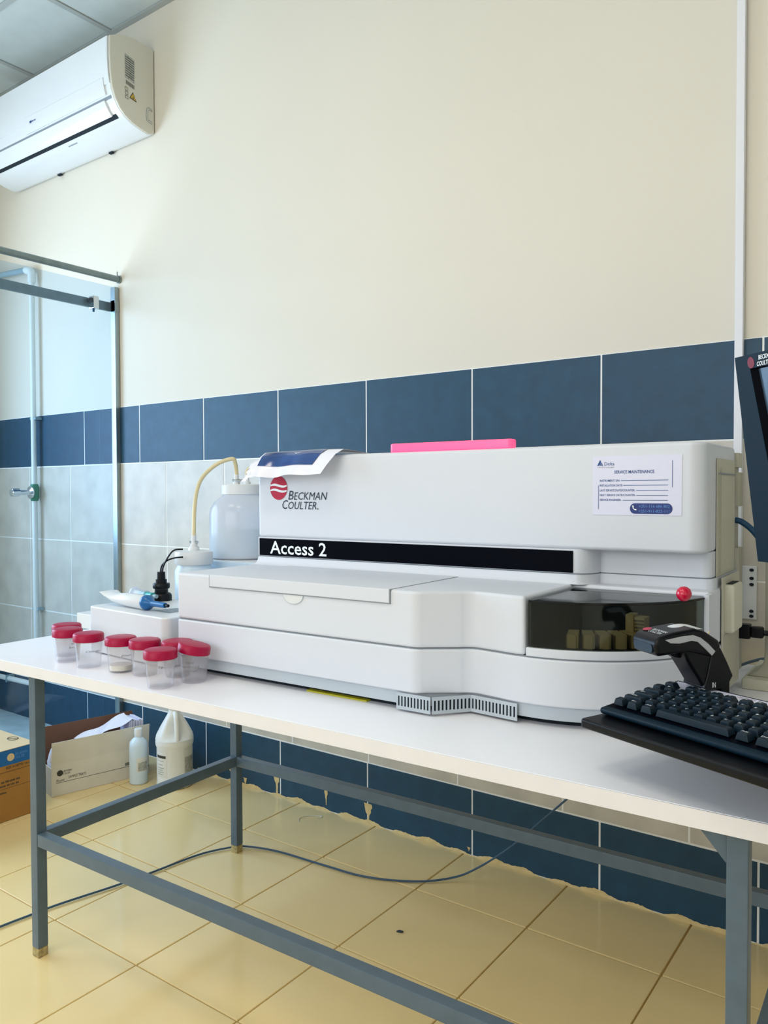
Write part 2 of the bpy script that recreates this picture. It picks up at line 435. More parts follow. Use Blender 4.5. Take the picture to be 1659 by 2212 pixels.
# ================================================================== TABLE
tb = tthing('lab_table', 'long white-topped laboratory table on a slate grey steel tube frame', 'table', (.65, .3, 0))
TT, TB = .7029, .6776
MB().box(-.283, 1.95, -.042, .90, TB, TT).build('tabletop', 'laminate', tb, bevel=.0015)
MB().box(-.283, 1.95, -.0446, -.042, TB, TT-.0008).build('edge_band', 'laminate_edge', tb)
S = .0262
LEGX = [(.0054, .0316), (1.553, 1.5792)]; LEGY = [(-.0284, -.0022), (.6278, .654)]
for x0, x1 in LEGX:
    for y0, y1 in LEGY:
        l = MB().box(x0, x1, y0, y1, .022, TB).build('leg', 'steel_paint', tb, bevel=.002)
        MB().box(x0+.0002, x1-.0002, y0+.0002, y1-.0002, .0, .022).build('leg_foot', 'bare_foot', l, bevel=.002)
RZ0, RZ1 = .2688, .2988
for y0, y1 in LEGY: MB().box(.0316, 1.553, y0+.001, y1-.001, RZ0, RZ1).build('rail', 'steel_paint', tb, bevel=.002)
for x0, x1 in LEGX: MB().box(x0+.001, x1-.001, -.0022, .6278, RZ0, RZ1).build('rail', 'steel_paint', tb, bevel=.002)
for y0, y1 in LEGY: MB().box(.0316, 1.553, y0+.003, y1-.003, TB-.001, TB).build('top_rail', 'steel_paint', tb)
for y0, y1 in LEGY[:1]:
    MB().prism([(1.553, TB-.001), (1.553, TB-.045), (1.515, TB-.001)], y0+.004, y1-.004, lambda a, b, c: (a, c, b)).build('gusset', 'steel_paint', tb)

# ================================================================== ANALYSER
mc = tthing('immunoassay_analyser', 'large off-white benchtop analyser with black name band and glowing red lamp bar', 'analyser', (.9, .4, TT))
def foot(inset=0.0):
    i = inset
    pts = [(.36+i, .655-i)]
    pts += [(.36+i, .12+i)]
    pts += arc(.985, .155, .035-i, 270, 318, 6)
    pts += [(1.066-i*.7, .171+i)] if False else []
    pts += arc(1.094, .140, .042+i, 141, 96, 6)
    a = arc(1.19, .425, .256-i, 258, 360, 26)
    pts += a
    pts += [(1.446-i, .655-i)]
    return pts
def deckpoly():
    f = foot(); out = []
    for p in f:
        if p[0] <= 1.186 or p[1] > .44: out.append(p)
        elif out and out[-1][0] <= 1.186:
            out += [(1.188, .1693), (1.192, .392), (1.4435, .392)]
    return out
MB().prism(foot(.006), .715, .739, ).build('skirt', 'machine_skirt', mc, bevel=.002)
MB().prism(foot(.03), .7032, .715).build('foot_plinth', 'dark_hole', mc)  # near-black block stands in for the shadow gap under the skirt
lp = MB().prism(foot(), .739, .8205).build('lower_panel', 'machine', mc, bevel=.004, seg=3)
MB().prism(foot(.0035), .8205, .8228).build('seam', 'seam', mc)
dk = MB().prism(deckpoly(), .8228, .926).build('upper_deck', 'machine', mc, bevel=.006, seg=4)
lipp = arc(1.19, .425, .256, 270, 360-8, 22)+[(1.4435, .392), (1.192, .392)]
MB().prism(lipp, .8228, .838).build('well_lip', 'machine', mc, bevel=.002)
# dark reagent well seen through the smoked cover
MB().box(1.1925, 1.42, .387, .391, .838, .918).build('well_back', 'well_dark', mc)
MB().box(1.1925, 1.196, .180, .387, .838, .918).build('well_side', 'well_dark', mc)
MB().prism(arc(1.19, .425, .247, 272, 350, 18)+[(1.43, .387), (1.197, .387)], .838, .8395).build('well_floor', 'well_dark', mc)
# smoked cover: curved front and flat top
cv = MB().prism(arc(1.19, .425, .2535, 271, 352, 26)+arc(1.19, .425, .2505, 352, 271, 26), .8385, .9165).build('smoked_cover', 'smoke', mc)
MB().prism(arc(1.19, .425, .2545, 271, 351, 26)+[(1.433, .389), (1.197, .389)], .9165, .9195).build('cover_top', 'smoke', cv)
rim = [(x, y, .9175) for x, y in arc(1.19, .425, .2525, 271, 351, 26)]
MB().tube(rim, .0022, 6).build('cover_rim', 'black_plastic', cv)
MB().tube([(1.197, .172, .9175), (1.197, .387, .9175), (1.431, .387, .9175)], .002, 6).build('cover_hinge', 'black_plastic', cv)
kb_ = MB().lathe([(.0005, -.0128), (.006, -.0113), (.0105, -.0073), (.0126, -.0015), (.0126, .0015), (.0105, .0073), (.006, .0113), (.0005, .0128)], 20, (1.424, .287, .934)).build('cover_knob', 'ball_red', cv)
# white frame to the right of the cover
MB().box(1.437, 1.4465, .372, .40, .826, .924).build('cover_frame', 'machine', mc, bevel=.002)
# hinged lid and its gap
LZ = .901
MB().box(.4655, .943, .1175, .379, LZ-.0016, .9265).build('lid_gap', 'seam', mc)
ld = MB().box(.467, .9415, .1165, .3775, LZ, .9275).build('sample_lid', 'machine', mc, bevel=.0018)
sc = MB().prism([(.7055+.026*math.cos(a*math.pi/12), LZ-.0018-.0175*math.sin(a*math.pi/12)) for a in range(13)][::-1], .1185, .1197, lambda a, b, c: (a, c, b)).build('finger_notch', 'white_plastic', mc)
pts = [(.7055+.0265*math.cos(math.pi+a*math.pi/12), .1193, LZ-.0018+.018*math.sin(math.pi+a*math.pi/12)) for a in range(13)]
MB().tube(pts, .0011, 6).build('notch_edge', 'machine_skirt', sc)
# hood
hood_out = [(.36, .655), (.36, .385)]+arc(1.407, .413, .028, 270, 360, 8)+[(1.435, .655)]
hd = MB().prism(hood_out, .9935, 1.1955).build('hood', 'machine', mc, bevel=.008, seg=4)
low = [(.36, .655), (.36, .385), (1.196, .385)]+[(1.196+.034*math.sin(t*math.pi/16), .385+.05*(1-math.cos(t*math.pi/16))) for t in range(1, 9)]+arc(1.42, .4505, .015, 270, 360, 5)+[(1.435, .655)]
MB().prism(low, .9468, .9945).build('hood_base', 'machine', mc, bevel=.0015)
MB().prism([(p[0]+(.001 if p[0] < .4 else -.001 if p[0] > 1.43 else 0), p[1]+.002) for p in low], .9448, .9468).build('hood_seam', 'seam', mc)
ledge = MB()
def ledge_ring(off, z): return [(p[0]-(0.0 if p[0] < .4 or p[0] < 1.39 else -.004), max(p[1]-off*(1 if p[0] < 1.19 else .15), .12) if p[1] < .6 else p[1], z) for p in low]
rings = [ledge_ring(.0, .9448), ledge_ring(.002, .938), ledge_ring(.006, .932), ledge_ring(.014, .9275), ledge_ring(.024, .9258)]
n = len(low)
for R in rings: ledge.v += R
for i in range(len(rings)-1):
    for k in range(n-1): ledge.f.append((i*n+k, i*n+k+1, (i+1)*n+k+1, (i+1)*n+k))
ledge.f.append(tuple(range(n)))
ledge.build('hood_ledge', 'machine', mc)
HV = .385
PH = lambda x, y: (x, HV-.0009, y)
PH2 = lambda x, y: (x, HV-.0013, y)
nb = MB().box(.3655, 1.193, HV-.0022, HV, .9482, .991).build('name_band', 'black_band', mc, bevel=.0004, seg=1)
text('Access 2', 'white_ink', nb, lambda x, y: (x, HV-.0027, y), .4025, .5825, .954, .0315, bold=.012)
lg = logo(mc, PH, PH2, .4305, 1.1175, .0285, .0295)
text('B', 'navy_ink', mc, PH, .462, .479, 1.0885, .0225, shear=.22)
text('ECKMAN', 'navy_ink', mc, PH, .480, .5845, 1.0885, .0185, shear=.22)
text('C', 'navy_ink', mc, PH, .4425, .4605, 1.0655, .0225, shear=.22)
text('OULTER', 'navy_ink', mc, PH, .4615, .551, 1.0655, .0185, shear=.22)
MB().flat([(.555+.0022*math.cos(i*.6283), 1.0668+.0022*math.sin(i*.6283)) for i in range(10)], PH).build('lettering', 'grey_ink', mc)
# glowing lamp bar
MB().prism(rrect(.753, 1.055, .398, .428, .01), 1.1955, 1.2155).build('lamp_bar', 'lamp_red', mc, bevel=.003)
# service sticker
sk = tthing('service_sticker', 'printed white service maintenance sticker stuck on the analyser hood', 'sticker', (1.314, HV, 1.1175))
MB().box(1.232, 1.396, HV-.0008, HV-.0001, 1.062, 1.173).build('sheet', 'paper', sk)
def PL(x, y): return (1.232+(x-110)/1420*.164, HV-.0012, 1.173-(y-95)/910*.111)
def PLn(x, y): return PL(x, -y)
def lt(s, x0, x1, base, h, m='blue_ink', **k): return text(s, m, sk, PLn, x0, x1, -base, h, **k)
lt('Delta', 305, 470, 238, 52); lt('technology', 185, 470, 272, 15, m='grey_ink', cap=.7)
lt('SERVICE MAINTENANCE', 468, 1110, 365, 46, bold=.015)
for s, x1, b, l0, l1, ly in (('INSTRUMENT S/N:', 560, 490, 578, 1325, 473), ('INSTALLATION DATE:', 605, 563, 615, 1325, 548),
                         ('LAST SERVICE DATE/COUNTER:', 805, 640, 825, 1325, 626), ('NEXT SERVICE DATE/COUNTER:', 812, 713, 826, 1320, 703), ('SERVICE ENGINEER:', 582, 787, 607, 1318, 778)):
    lt(s, 228, x1, b, 32, bold=.012)
    MB().flat([(l0, ly-4), (l1, ly-4), (l1, ly+4), (l0, ly+4)], PL).build('printed_line', 'blue_ink', sk)
for x, a, b in ((1388, 180, 580), (207, 545, 915)):
    MB().flat([(x-4, a), (x+4, a), (x+4, b), (x-4, b)], PL).build('printed_line', 'blue_ink', sk)
for pl in ([(182, 242), (232, 150), (250, 183), (218, 242)], [(240, 200), (255, 192), (283, 242), (262, 242)], [(222, 205), (236, 205), (256, 242), (238, 242)]):
    MB().flat(pl, PL).build('printed_mark', 'blue_ink', sk)
pill = arc(805, 902, 80, 90, 270, 12)+arc(1312, 902, 80, 270, 450, 12)
MB().flat(pill, PL).build('printed_pill', 'deep_blue_ink', sk)
PL3 = lambda x, y: (PL(x, -y)[0], HV-.0016, PL(x, -y)[2])
text('+251-116 686 802', 'light_blue_ink', sk, PL3, 868, 1350, -886, 40)
text('+251-911-822-111', 'light_blue_ink', sk, PL3, 864, 1345, -960, 40)
ph = [(762+0, 858), (778, 852), (790, 872), (782, 888), (800, 908), (818, 906), (836, 916), (828, 930), (800, 926), (772, 898)]
MB().flat([(x, -y) for x, y in ph], PL3).build('printed_phone', 'white_ink', sk)
# vent grilles at the foot of the front step
def grille(p, q, z0, z1, nslots, out):
    p = Vector((p[0], p[1], 0)); q = Vector((q[0], q[1], 0)); d = (q-p); L = d.length; d.normalize(); nrm = Vector((d.y, -d.x, 0))
    def F(a, b, c): return p+d*a+nrm*(b+out)+Vector((0, 0, c))
    mb = MB()
    def bx(a0, a1, za, zb): m_ = MB().box(a0, a1, 0, .0022, za, zb); m_.xf(F); mb.add(m_.v, m_.f)
    bx(0, L, z0, z0+.006); bx(0, L, z1-.006, z1)
    pitch = (L-.004)/nslots
    for i in range(nslots+1):
        c = .002+i*pitch; bx(max(0, c-pitch*.24), min(L, c+pitch*.24), z0+.006, z1-.006)
    gpart = mb.build('vent_grille', 'machine_skirt', mc)
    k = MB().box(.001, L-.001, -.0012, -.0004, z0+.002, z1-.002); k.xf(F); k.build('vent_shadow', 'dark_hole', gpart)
grille((.955, .1235), (1.028, .1235), .707, .7375, 10, .002)
grille((1.028, .1235), (1.078, .182), .707, .7375, 10, .002)
grille((1.078, .182), (1.175, .172), .707, .7375, 13, .002)
# right flank: ribbed panel, pocket and rear column
MB().box(1.4355, 1.4375, .474, .64, .945, 1.168).build('side_panel', 'machine_side', mc, bevel=.001)
MB().box(1.446, 1.4475, .474, .64, .724, .945).build('side_panel', 'machine_side', mc, bevel=.0006)
rb = MB()
for i in range(5): rb.box(1.4375, 1.4385, .484+i*.006, .487+i*.006, .95, 1.15)
for i in range(22): rb.box(1.4475, 1.4488, .49+i*.0066, .4935+i*.0066, .728, .835)
rb.build('side_ribs', 'machine_side', mc)['kind'] = 'stuff'
MB().box(1.4375, 1.4392, .484, .635, 1.138, 1.1405).build('side_slot', 'seam', mc)
MB().box(1.4375, 1.464, .497, .585, .838, .930).build('side_pocket', 'cream_plastic', mc, bevel=.006, seg=3)
MB().box(1.446, 1.459, .508, .575, .9302, .9306).build('pocket_opening', 'dark_hole', mc)
for z0, z1 in ((1.075, 1.145), (.872, .99), (.735, .80)):
    cb = MB().box(1.41, 1.4415, .6555, .70, z0, z1)
    for i in range(6): cb.box(1.4415, 1.443, .658+i*.007, .6615+i*.007, z0+.001, z1-.001)
    cb.build('rear_column', 'machine_side', mc)
MB().box(1.40, 1.434, .6555, .699, .72, 1.155).build('rear_recess', 'beige_plastic', mc)
MB().box(1.41, 1.4415, .6555, .70, 1.155, 1.185).build('rear_cap', 'machine_side', mc, bevel=.002)
# yellow pad under the machine
tag(MB().box(-.075, .075, -.04, .04, 0, .003).build('yellow_pad', 'yellow_pad'), 'flat yellow pad peeking out under the analyser front edge', 'pad')
o = bpy.data.objects['yellow_pad']; o.location = T2W(.80, .177, TT); o.rotation_euler = (0, 0, TROT)

# reagent packs inside the well
for i, a in enumerate((288, 294.5, 301, 307.5, 314)):
    cu, cvv = 1.19+.222*math.cos(math.radians(a)), .425+.222*math.sin(math.radians(a))
    rp = tthing('reagent_pack', ['tan plastic reagent pack in the smoked well, leftmost of the low row', 'tan reagent pack in the smoked well, second from the left', 'tan reagent pack in the smoked well, middle of the low row', 'tan reagent pack in the smoked well, fourth from the left', 'tan reagent pack in the smoked well, just left of the tall one'][i], 'reagent pack', (cu, cvv, .8395), 'low tan reagent packs in the well')
    t_ = Vector((-math.sin(math.radians(a)), math.cos(math.radians(a)), 0)); r_ = Vector((math.cos(math.radians(a)), math.sin(math.radians(a)), 0))
    def F(x, y, z, cu=cu, cvv=cvv, t_=t_, r_=r_): return Vector((cu, cvv, .8395))+t_*x+r_*y+Vector((0, 0, z))
    MB().box(-.0095, .0095, -.03, .018, 0, .024).xf(F).build('pack_body', 'tan_plastic', rp, bevel=.0012)
    MB().box(-.006, .006, .018, .0205, 0, .022).xf(F).build('pack_front', 'tan_plastic', rp, bevel=.0008)
    MB().box(-.0115, -.0095, .0, .016, 0, .022).xf(F).build('pack_groove', 'tan_dark', rp)
rp = tthing('reagent_pack', 'tall ridged tan reagent pack standing above the others in the well', 'reagent pack', (1.345, .285, .8395))
MB().box(1.330, 1.345, .272, .30, .8395, .894).build('pack_body', 'tan_plastic', rp, bevel=.002)
MB().box(1.346, 1.364, .270, .30, .862, .89).build('pack_head', 'tan_plastic', rp, bevel=.002)
for k in range(4): MB().box(1.347, 1.363, .2685, .27, .865+k*.006, .868+k*.006).build('pack_ridge', 'tan_dark', rp)
MB().box(1.346, 1.362, .274, .30, .8395, .862).build('pack_foot', 'tan_dark', rp)

# ---------------------------------------------------------------- leaflet on the hood
lf = tthing('plastic_folder', 'crumpled clear sleeve with glossy dark blue print draped over the hood edge', 'sleeve', (.5, .39, 1.197))
def prof(t):
    P_ = [(0, .475, 1.1975), (.3, .415, 1.2035), (.45, .382, 1.2045), (.6, .362, 1.192), (.8, .343, 1.168), (1.0, .328, 1.144)]
    for i in range(len(P_)-1):
        if P_[i][0] <= t <= P_[i+1][0]:
            k = (t-P_[i][0])/(P_[i+1][0]-P_[i][0]); return P_[i][1]+(P_[i+1][1]-P_[i][1])*k, P_[i][2]+(P_[i+1][2]-P_[i][2])*k
def sheet(a, b, off=0):
    v, z = prof(b); u = .385+.245*a+.012*b*(1-a)-.02*b*a+.03*(1-b)*a
    wob = .004*math.sin(a*7+b*3)*b+.004*math.sin(a*13+1)*b*b
    return (u, v-wob-off*.7, z+.006*math.sin(a*3.1)*(1-b)+.004*a*b+wob*.4+off)
MB().grid(lambda a, b: sheet(a, b), 24, 20).build('sleeve_sheet', 'paper_white', lf, smooth=80)
MB().grid(lambda a, b: sheet(.03+.77*a+.0*b, .30+.49*b+.02*a, .0012), 20, 12).build('blue_print', 'gloss_blue', lf, smooth=80)
MB().grid(lambda a, b: sheet(.35+.5*a, .02+.16*b, .0012), 12, 5).build('dark_print', 'dark_red', lf, smooth=80)
scribble('light_blue_ink', lf, lambda x, y: sheet(x, y, .002), .34, .62, .38, -.04)
MB().add([sheet(.42, .53, .002), sheet(.46, .565, .002), sheet(.53, .53, .002), sheet(.46, .545, .002)], [(0, 1, 2, 3)]).build('print_mark', 'white_ink', lf)
def crump(a, b):
    rr = random.Random(int(a*97+b*31)); v, z = prof(.45+.5*b)
    return (.352+.05*a+rr.uniform(-.004, .004), v-.004+rr.uniform(-.004, .004)+.01*(1-a), z-.004-.012*(1-a)+rr.uniform(-.003, .003))
MB().grid(crump, 8, 8).build('sleeve_fold', 'paper_white', lf, smooth=30)

# ---------------------------------------------------------------- small white unit left of the analyser
bu = empty('power_unit', T2W(.0, .139, TT), TROT+math.radians(-5.2)); ORG[bu.name] = (0, 0, 0)
tag(bu, 'white rounded power unit box standing left of the analyser behind the cups', 'box')
MB().prism(rrect(0, .332, 0, .212, .018), 0.003, .117).build('housing', 'white_plastic', bu, bevel=.004, seg=3)
MB().box(.015, .317, .015, .207, 0, .003).build('base_foot', 'dark_hole', bu)
for x0, y0 in ((.085, .055), (.205, .055)):
    MB().add([(x0, y0, .1174), (x0+.065, y0, .1174), (x0+.075, y0+.06, .1174), (x0+.012, y0+.06, .1174)], [(0, 1, 2, 3)]).build('recess', 'recess_grey', bu)
# tube with blue nozzle lying on it
gt = empty('adhesive_tube', T2W(.06, .185, TT+.118), TROT+math.radians(-7)); ORG[gt.name] = (0, 0, 0)
tag(gt, 'white squeeze tube with a blue nozzle lying on the power unit', 'tube')
N = 24; mb = MB(); rings = []
for i, (x, ry, rz, zc) in enumerate(((-.045, .026, .0015, .032), (-.03, .025, .006, .026), (0.0, .021, .012, .018), (.04, .0175, .0165, .0175), (.125, .0175, .0175, .0175), (.127, .016, .016, .0175))):
    rings.append([(x, ry*math.cos(k*2*math.pi/N), zc+rz*math.sin(k*2*math.pi/N)) for k in range(N)])
for R in rings: mb.v += R
for i in range(len(rings)-1):
    for k in range(N): mb.f.append((i*N+k, i*N+(k+1) % N, (i+1)*N+(k+1) % N, (i+1)*N+k))
mb.f += [tuple(range(N)), tuple(range((len(rings)-1)*N, len(rings)*N))]
mb.build('tube_body', 'tube_white', gt)
def xl(prof_, zc): return MB().lathe(prof_, 20).xf(lambda x, y, z: (z, y, zc+x))
xl([(.0165, .127), (.0185, .131), (.0185, .141), (.011, .15), (.0075, .157)], .0182).build('nozzle_collar', 'nozzle_blue', gt)
xl([(.0072, .157), (.0068, .205), (.0062, .214)], .0182).build('nozzle', 'nozzle_blue', gt)
xl([(.004, .214), (.0038, .226)], .0182).build('nozzle_tip', 'black_plastic', gt)
# teal syringe behind it
sy = empty('teal_syringe', T2W(.055, .268, TT+.117), TROT+math.radians(-9)); ORG[sy.name] = (0, 0, 0)
tag(sy, 'small teal and clear syringe lying behind the white tube', 'syringe')
xl([(.0165, -.045), (.0165, -.038), (.0115, -.036), (.0115, .02)], .0185).build('barrel', 'bag_film', sy)
xl([(.0085, -.01), (.0085, .05)], .0185).build('plunger', 'teal', sy)
xl([(.005, .05), (.005, .068)], .0185).build('tip', 'pipe_grey', sy)
# black cable gland
cg = empty('cable_connector', T2W(.080, .308, TT+.117), TROT); ORG[cg.name] = (0, 0, 0)
tag(cg, 'black stepped cable connector standing upright behind the white tube', 'connector')
MB().lathe([(.027, 0.0), (.027, .014), (.024, .019), (.0175, .022), (.0175, .030)], 24).build('flange', 'black_plastic', cg)
MB().lathe([(.021, .032), (.0225, .034), (.0225, .044), (.021, .046)], 12).build('lock_nut', 'black_plastic', cg)
MB().lathe([(.0145, .046), (.0145, .056), (.011, .057), (.0105, .076)], 20).build('gland', 'black_plastic', cg)
for dx, rr in ((-.003, .0022), (.004, .0022)):
    MB().tube(spline([(dx, 0, .074), (dx+.002, .003, .092), (.014+dx, .012, .112+dx*2), (.03, .02, .122+dx*3), (.046, .035, .124+dx*3)]), rr, 8).build('lead', 'black_plastic', cg)
# white carton at far left
wc = tag(MB().prism(rrect(-.345, -.14, .34, .47, .006), TT, TT+.044).build('flat_box', 'white_plastic', None, org=(0, 0, 0), bevel=.002), 'flat white plastic case behind the cups, jutting past the table end', 'case')
wc.location = T2W(0, 0, 0); wc.rotation_euler = (0, 0, TROT)

# ---------------------------------------------------------------- fluid tray, waste jugs, hose
pf = tthing('fluid_tray', 'pale blue fluid tray unit carrying the big translucent jug', 'tray', (.15, .58, TT))
MB().prism(rrect(-.045, .345, .468, .69, .012), TT, .915).build('tray_body', 'platform', pf, bevel=.004)
MB().prism(rrect(-.04, .34, .473, .685, .012), .915, .9165).build('tray_top', 'white_plastic', pf)
JU, JV, JZ = .116, .578, .9165
jg = tthing('waste_jug', 'big translucent waste jug with a wide white screw cap beside the hood', 'jug', (JU, JV, JZ))
MB().lathe([(.088, 0), (.094, .004), (.096, .02), (.096, .128), (.093, .146), (.081, .164), (.060, .178), (.056, .186)], 44, (JU, JV, JZ)).build('jug_body', 'liquid_jug', jg)
MB().lathe([(.086, .003), (.092, .006), (.0935, .02), (.0935, .088)], 44, (JU, JV, JZ)).build('liquid', 'jug_liquid', jg)
cp = MB().lathe([(.058, .184), (.060, .186), (.060, .211), (.057, .214)], 48, (JU, JV, JZ)).build('screw_cap', 'white_plastic', jg)
for du, dv, h in ((-.012, -.012, .03), (.026, -.008, .03)):
    MB().lathe([(.010, .214), (.010, .221), (.0065, .222), (.0065, .212+h)], 14, (JU+du, JV+dv, JZ)).build('hose_barb', 'white_plastic', cp)
MB().tube([(JU-.024, JV-.014, JZ+.226), (JU+.012, JV-.016, JZ+.225)], .0045, 8).build('hose_clamp', 'chrome', cp)
CU, CV = .103, .402
cj = tthing('reagent_bottle', 'round bottle with a flat white cap and hose tucked behind the analyser deck', 'bottle', (CU, CV, TT))
MB().lathe([(.05, 0), (.052, .005), (.052, .19), (.045, .205), (.045, .212)], 32, (CU, CV, TT)).build('bottle_body', 'bottle_milky', cj)
c2 = MB().lathe([(.0500, .208), (.0515, .21), (.0515, .239), (.0495, .243), (.016, .246), (.013, .256)], 40, (CU, CV, TT)).build('screw_cap', 'white_plastic', cj)
MB().lathe([(.0095, .256), (.0095, .263), (.0065, .265), (.0065, .287)], 14, (CU, CV, TT)).build('hose_barb', 'white_plastic', c2)
MB().tube([(CU-.012, CV-.003, TT+.268), (CU+.012, CV+.003, TT+.268)], .0042, 8).build('hose_clamp', 'chrome', c2)
hs = tthing('cream_hose', 'cream rubber hose arching from the small bottle up to the big jug', 'hose', (CU, CV, .98))
MB().tube(spline([(CU, CV, TT+.27), (CU-.004, CV+.004, TT+.30), (CU-.03, CV+.03, 1.06), (CU-.062, CV+.07, 1.115), (CU-.068, CV+.10, 1.155), (CU-.036, CV+.125, 1.19), (CU+.002, CV+.145, 1.204), (JU-.012+.003, JV-.02, 1.192), (JU-.012, JV-.012, 1.165), (JU-.012, JV-.012, 1.143)], 8), .0058, 10).build('hose_tube', 'hose', hs)
h2 = tthing('short_hose', 'short cream hose stub curling from jug cap behind the hood', 'hose', (JU, JV, 1.12))
MB().tube(spline([(JU+.026, JV-.008, 1.144), (JU+.026, JV-.008, 1.166), (JU+.038, JV-.004, 1.177), (JU+.056, JV+.004, 1.168), (JU+.085, JV+.02, 1.140)], 6), .0058, 10).build('hose_tube', 'hose', h2)
bb = tthing('wash_bottle', 'white bottle with a blue band half hidden behind the big jug', 'bottle', (.10, .70, TT))
MB().lathe([(.05, 0), (.052, .004), (.052, .20), (.046, .225), (.03, .25), (.02, .258), (.02, .27)], 28, (.075, .75, TT)).build('bottle_body', 'jug_white', bb)
MB().lathe([(.0525, .205), (.0525, .213)], 28, (.075, .75, TT), cap=False).build('blue_band', 'nozzle_blue', bb)

# ---------------------------------------------------------------- specimen cups
CUPS = [(.001, .078, 'clear specimen cup with red lid, farthest left, mostly hidden behind its neighbour', None, 0),
        (.061, .040, 'clear specimen cup with red lid, second from the left', ['Am', 'Brom'], 0),
        (.156, .031, 'clear specimen cup with red lid, third from the left, written on', ['Chlorgen'], 0),
        (.258, .043, 'clear specimen cup with red lid, middle of the row with pale liquid', ['Ethan'], 0),
        (.331, .051, 'clear specimen cup with red lid, just left of the frontmost cup', None, 0),
        (.402, .082, 'clear specimen cup with red lid, hidden behind the two right-hand cups', None, 0),
        (.449, -.004, 'clear empty specimen cup with red lid, frontmost of all the cups', ['12'], 0),
        (.470, .068, 'clear specimen cup with tilted red lid leaning by the analyser corner', ['Oral', 'mponin Ul', 'control'], 1)]
cup_me = MB().lathe([(.0002, .001), (.0255, .001), (.0265, .003), (.0315, .062), (.0302, .062), (.0253, .0045), (.0002, .0035)], 36, cap=False).mesh('cup_body', 'clear_cup')
lid_me = MB().lathe([(.0002, .0795), (.028, .0795), (.0322, .0785), (.0345, .0755), (.0348, .061), (.0335, .0605), (.0002, .0625)], 40, cap=False).mesh('cup_lid', 'lid_red')
rim_me = MB().lathe([(.0318, .0585), (.0322, .0605), (.0305, .0605)], 36, cap=False).mesh('cup_rim', 'clear_cup')
liq_me = MB().lathe([(.0002, .0048), (.0248, .0048), (.0258, .016), (.0002, .016)], 28, cap=False).mesh('cup_liquid', mat('pale_liquid', 'e6e2d0', .3, var=0))
for i, (u, v, lab, wr, tilt) in enumerate(CUPS):
    cpn = empty('specimen_cup', T2W(u, v, TT), TROT); ORG[cpn.name] = (0, 0, 0); tag(cpn, lab, 'cup', 'red-lidded specimen cups on the table')
    part('cup_body', cup_me, cpn); part('cup_rim', rim_me, cpn)
    l_ = part('cup_lid', lid_me, cpn)
    if i == 3: part('liquid', liq_me, cpn)
    if tilt:
        ax = Vector((.55, -.83, 0)); l_.matrix_local = Matrix.Translation((0, 0, .066)) @ Matrix.Rotation(math.radians(-11), 4, ax) @ Matrix.Translation((0, 0, -.064))
    if wr:
        th0 = math.atan2(-1.086-v, 1.753-u)
        for k, s in enumerate(wr):
            wdt = .0042*len(s); z0 = .044-.009*k-(.006 if i in (2, 3) else 0)
            off = .011 if i in (1, 2, 3) else (-.008 if i == 7 else 0)
            text(s, 'grey_ink', cpn, lambda x, y: ((.0268+.0047*y/.058+.0005)*math.cos(th0+x/.029), (.0268+.0047*y/.058+.0005)*math.sin(th0+x/.029), y), off-wdt/2, off+wdt/2, z0, .0045, name='handwriting', shear=.3)
# ================================================================== KEYBOARD TRAY, KEYBOARD
def K2T(x, y): return (KO[0]+x*math.cos(KROT)-y*math.sin(KROT), KO[1]+x*math.sin(KROT)+y*math.cos(KROT))
def kthing(name, label, cat, x=0, y=0, z=0):
    a, b = K2T(x, y); o = empty(name, T2W(a, b, KO[2]+z), TROT+KROT); ORG[o.name] = (0, 0, 0); return tag(o, label, cat)
tr = kthing('keyboard_tray', 'black keyboard tray held above the table on an arm', 'tray')
MB().prism(rrect(-.002, .46, 0, .262, .006), -.0135, 0).build('tray_plate', 'black_plastic', tr, bevel=.0035, seg=3)
MB().box(.12, .34, .03, .19, -.02, -.0135).build('tray_mount', 'black_plastic', tr, bevel=.002)
MB().tube([(.24, .11, -.02), (.26, .30, -.03), (.235, .50, -.035)], .011, 10).build('tray_arm', 'dark_grey', tr)
kb = kthing('computer_keyboard', 'black compact keyboard with a white strip along its rear edge', 'keyboard', 0, 0, .0003)
def kz(y): return .0115+(y-.036)*.095
KW = .43
sidep = [(.036, .003), (.034, .008), (.037, .0115), (.06, kz(.06)), (.2115, kz(.2115)), (.213, .018), (.213, 0), (.045, 0)]
mb = MB().prism(sidep[::-1], .004, KW, lambda a, b, c: (c, a, b)); mb.build('keyboard_body', 'slate_plastic', kb, bevel=.0025)
MB().add([(.010, .160, kz(.160)+.0006), (KW-.006, .160, kz(.160)+.0006), (KW-.006, .2045, kz(.2045)+.0006), (.010, .2045, kz(.2045)+.0006)], [(0, 1, 2, 3)]).build('white_strip', 'paper', kb)
MB().add([(.007, .046, kz(.046)+.0004), (KW-.004, .046, kz(.046)+.0004), (KW-.004, .160, kz(.160)+.0004), (.007, .160, kz(.160)+.0004)], [(0, 1, 2, 3)]).build('key_well', 'black_band', kb)
kcache = {}
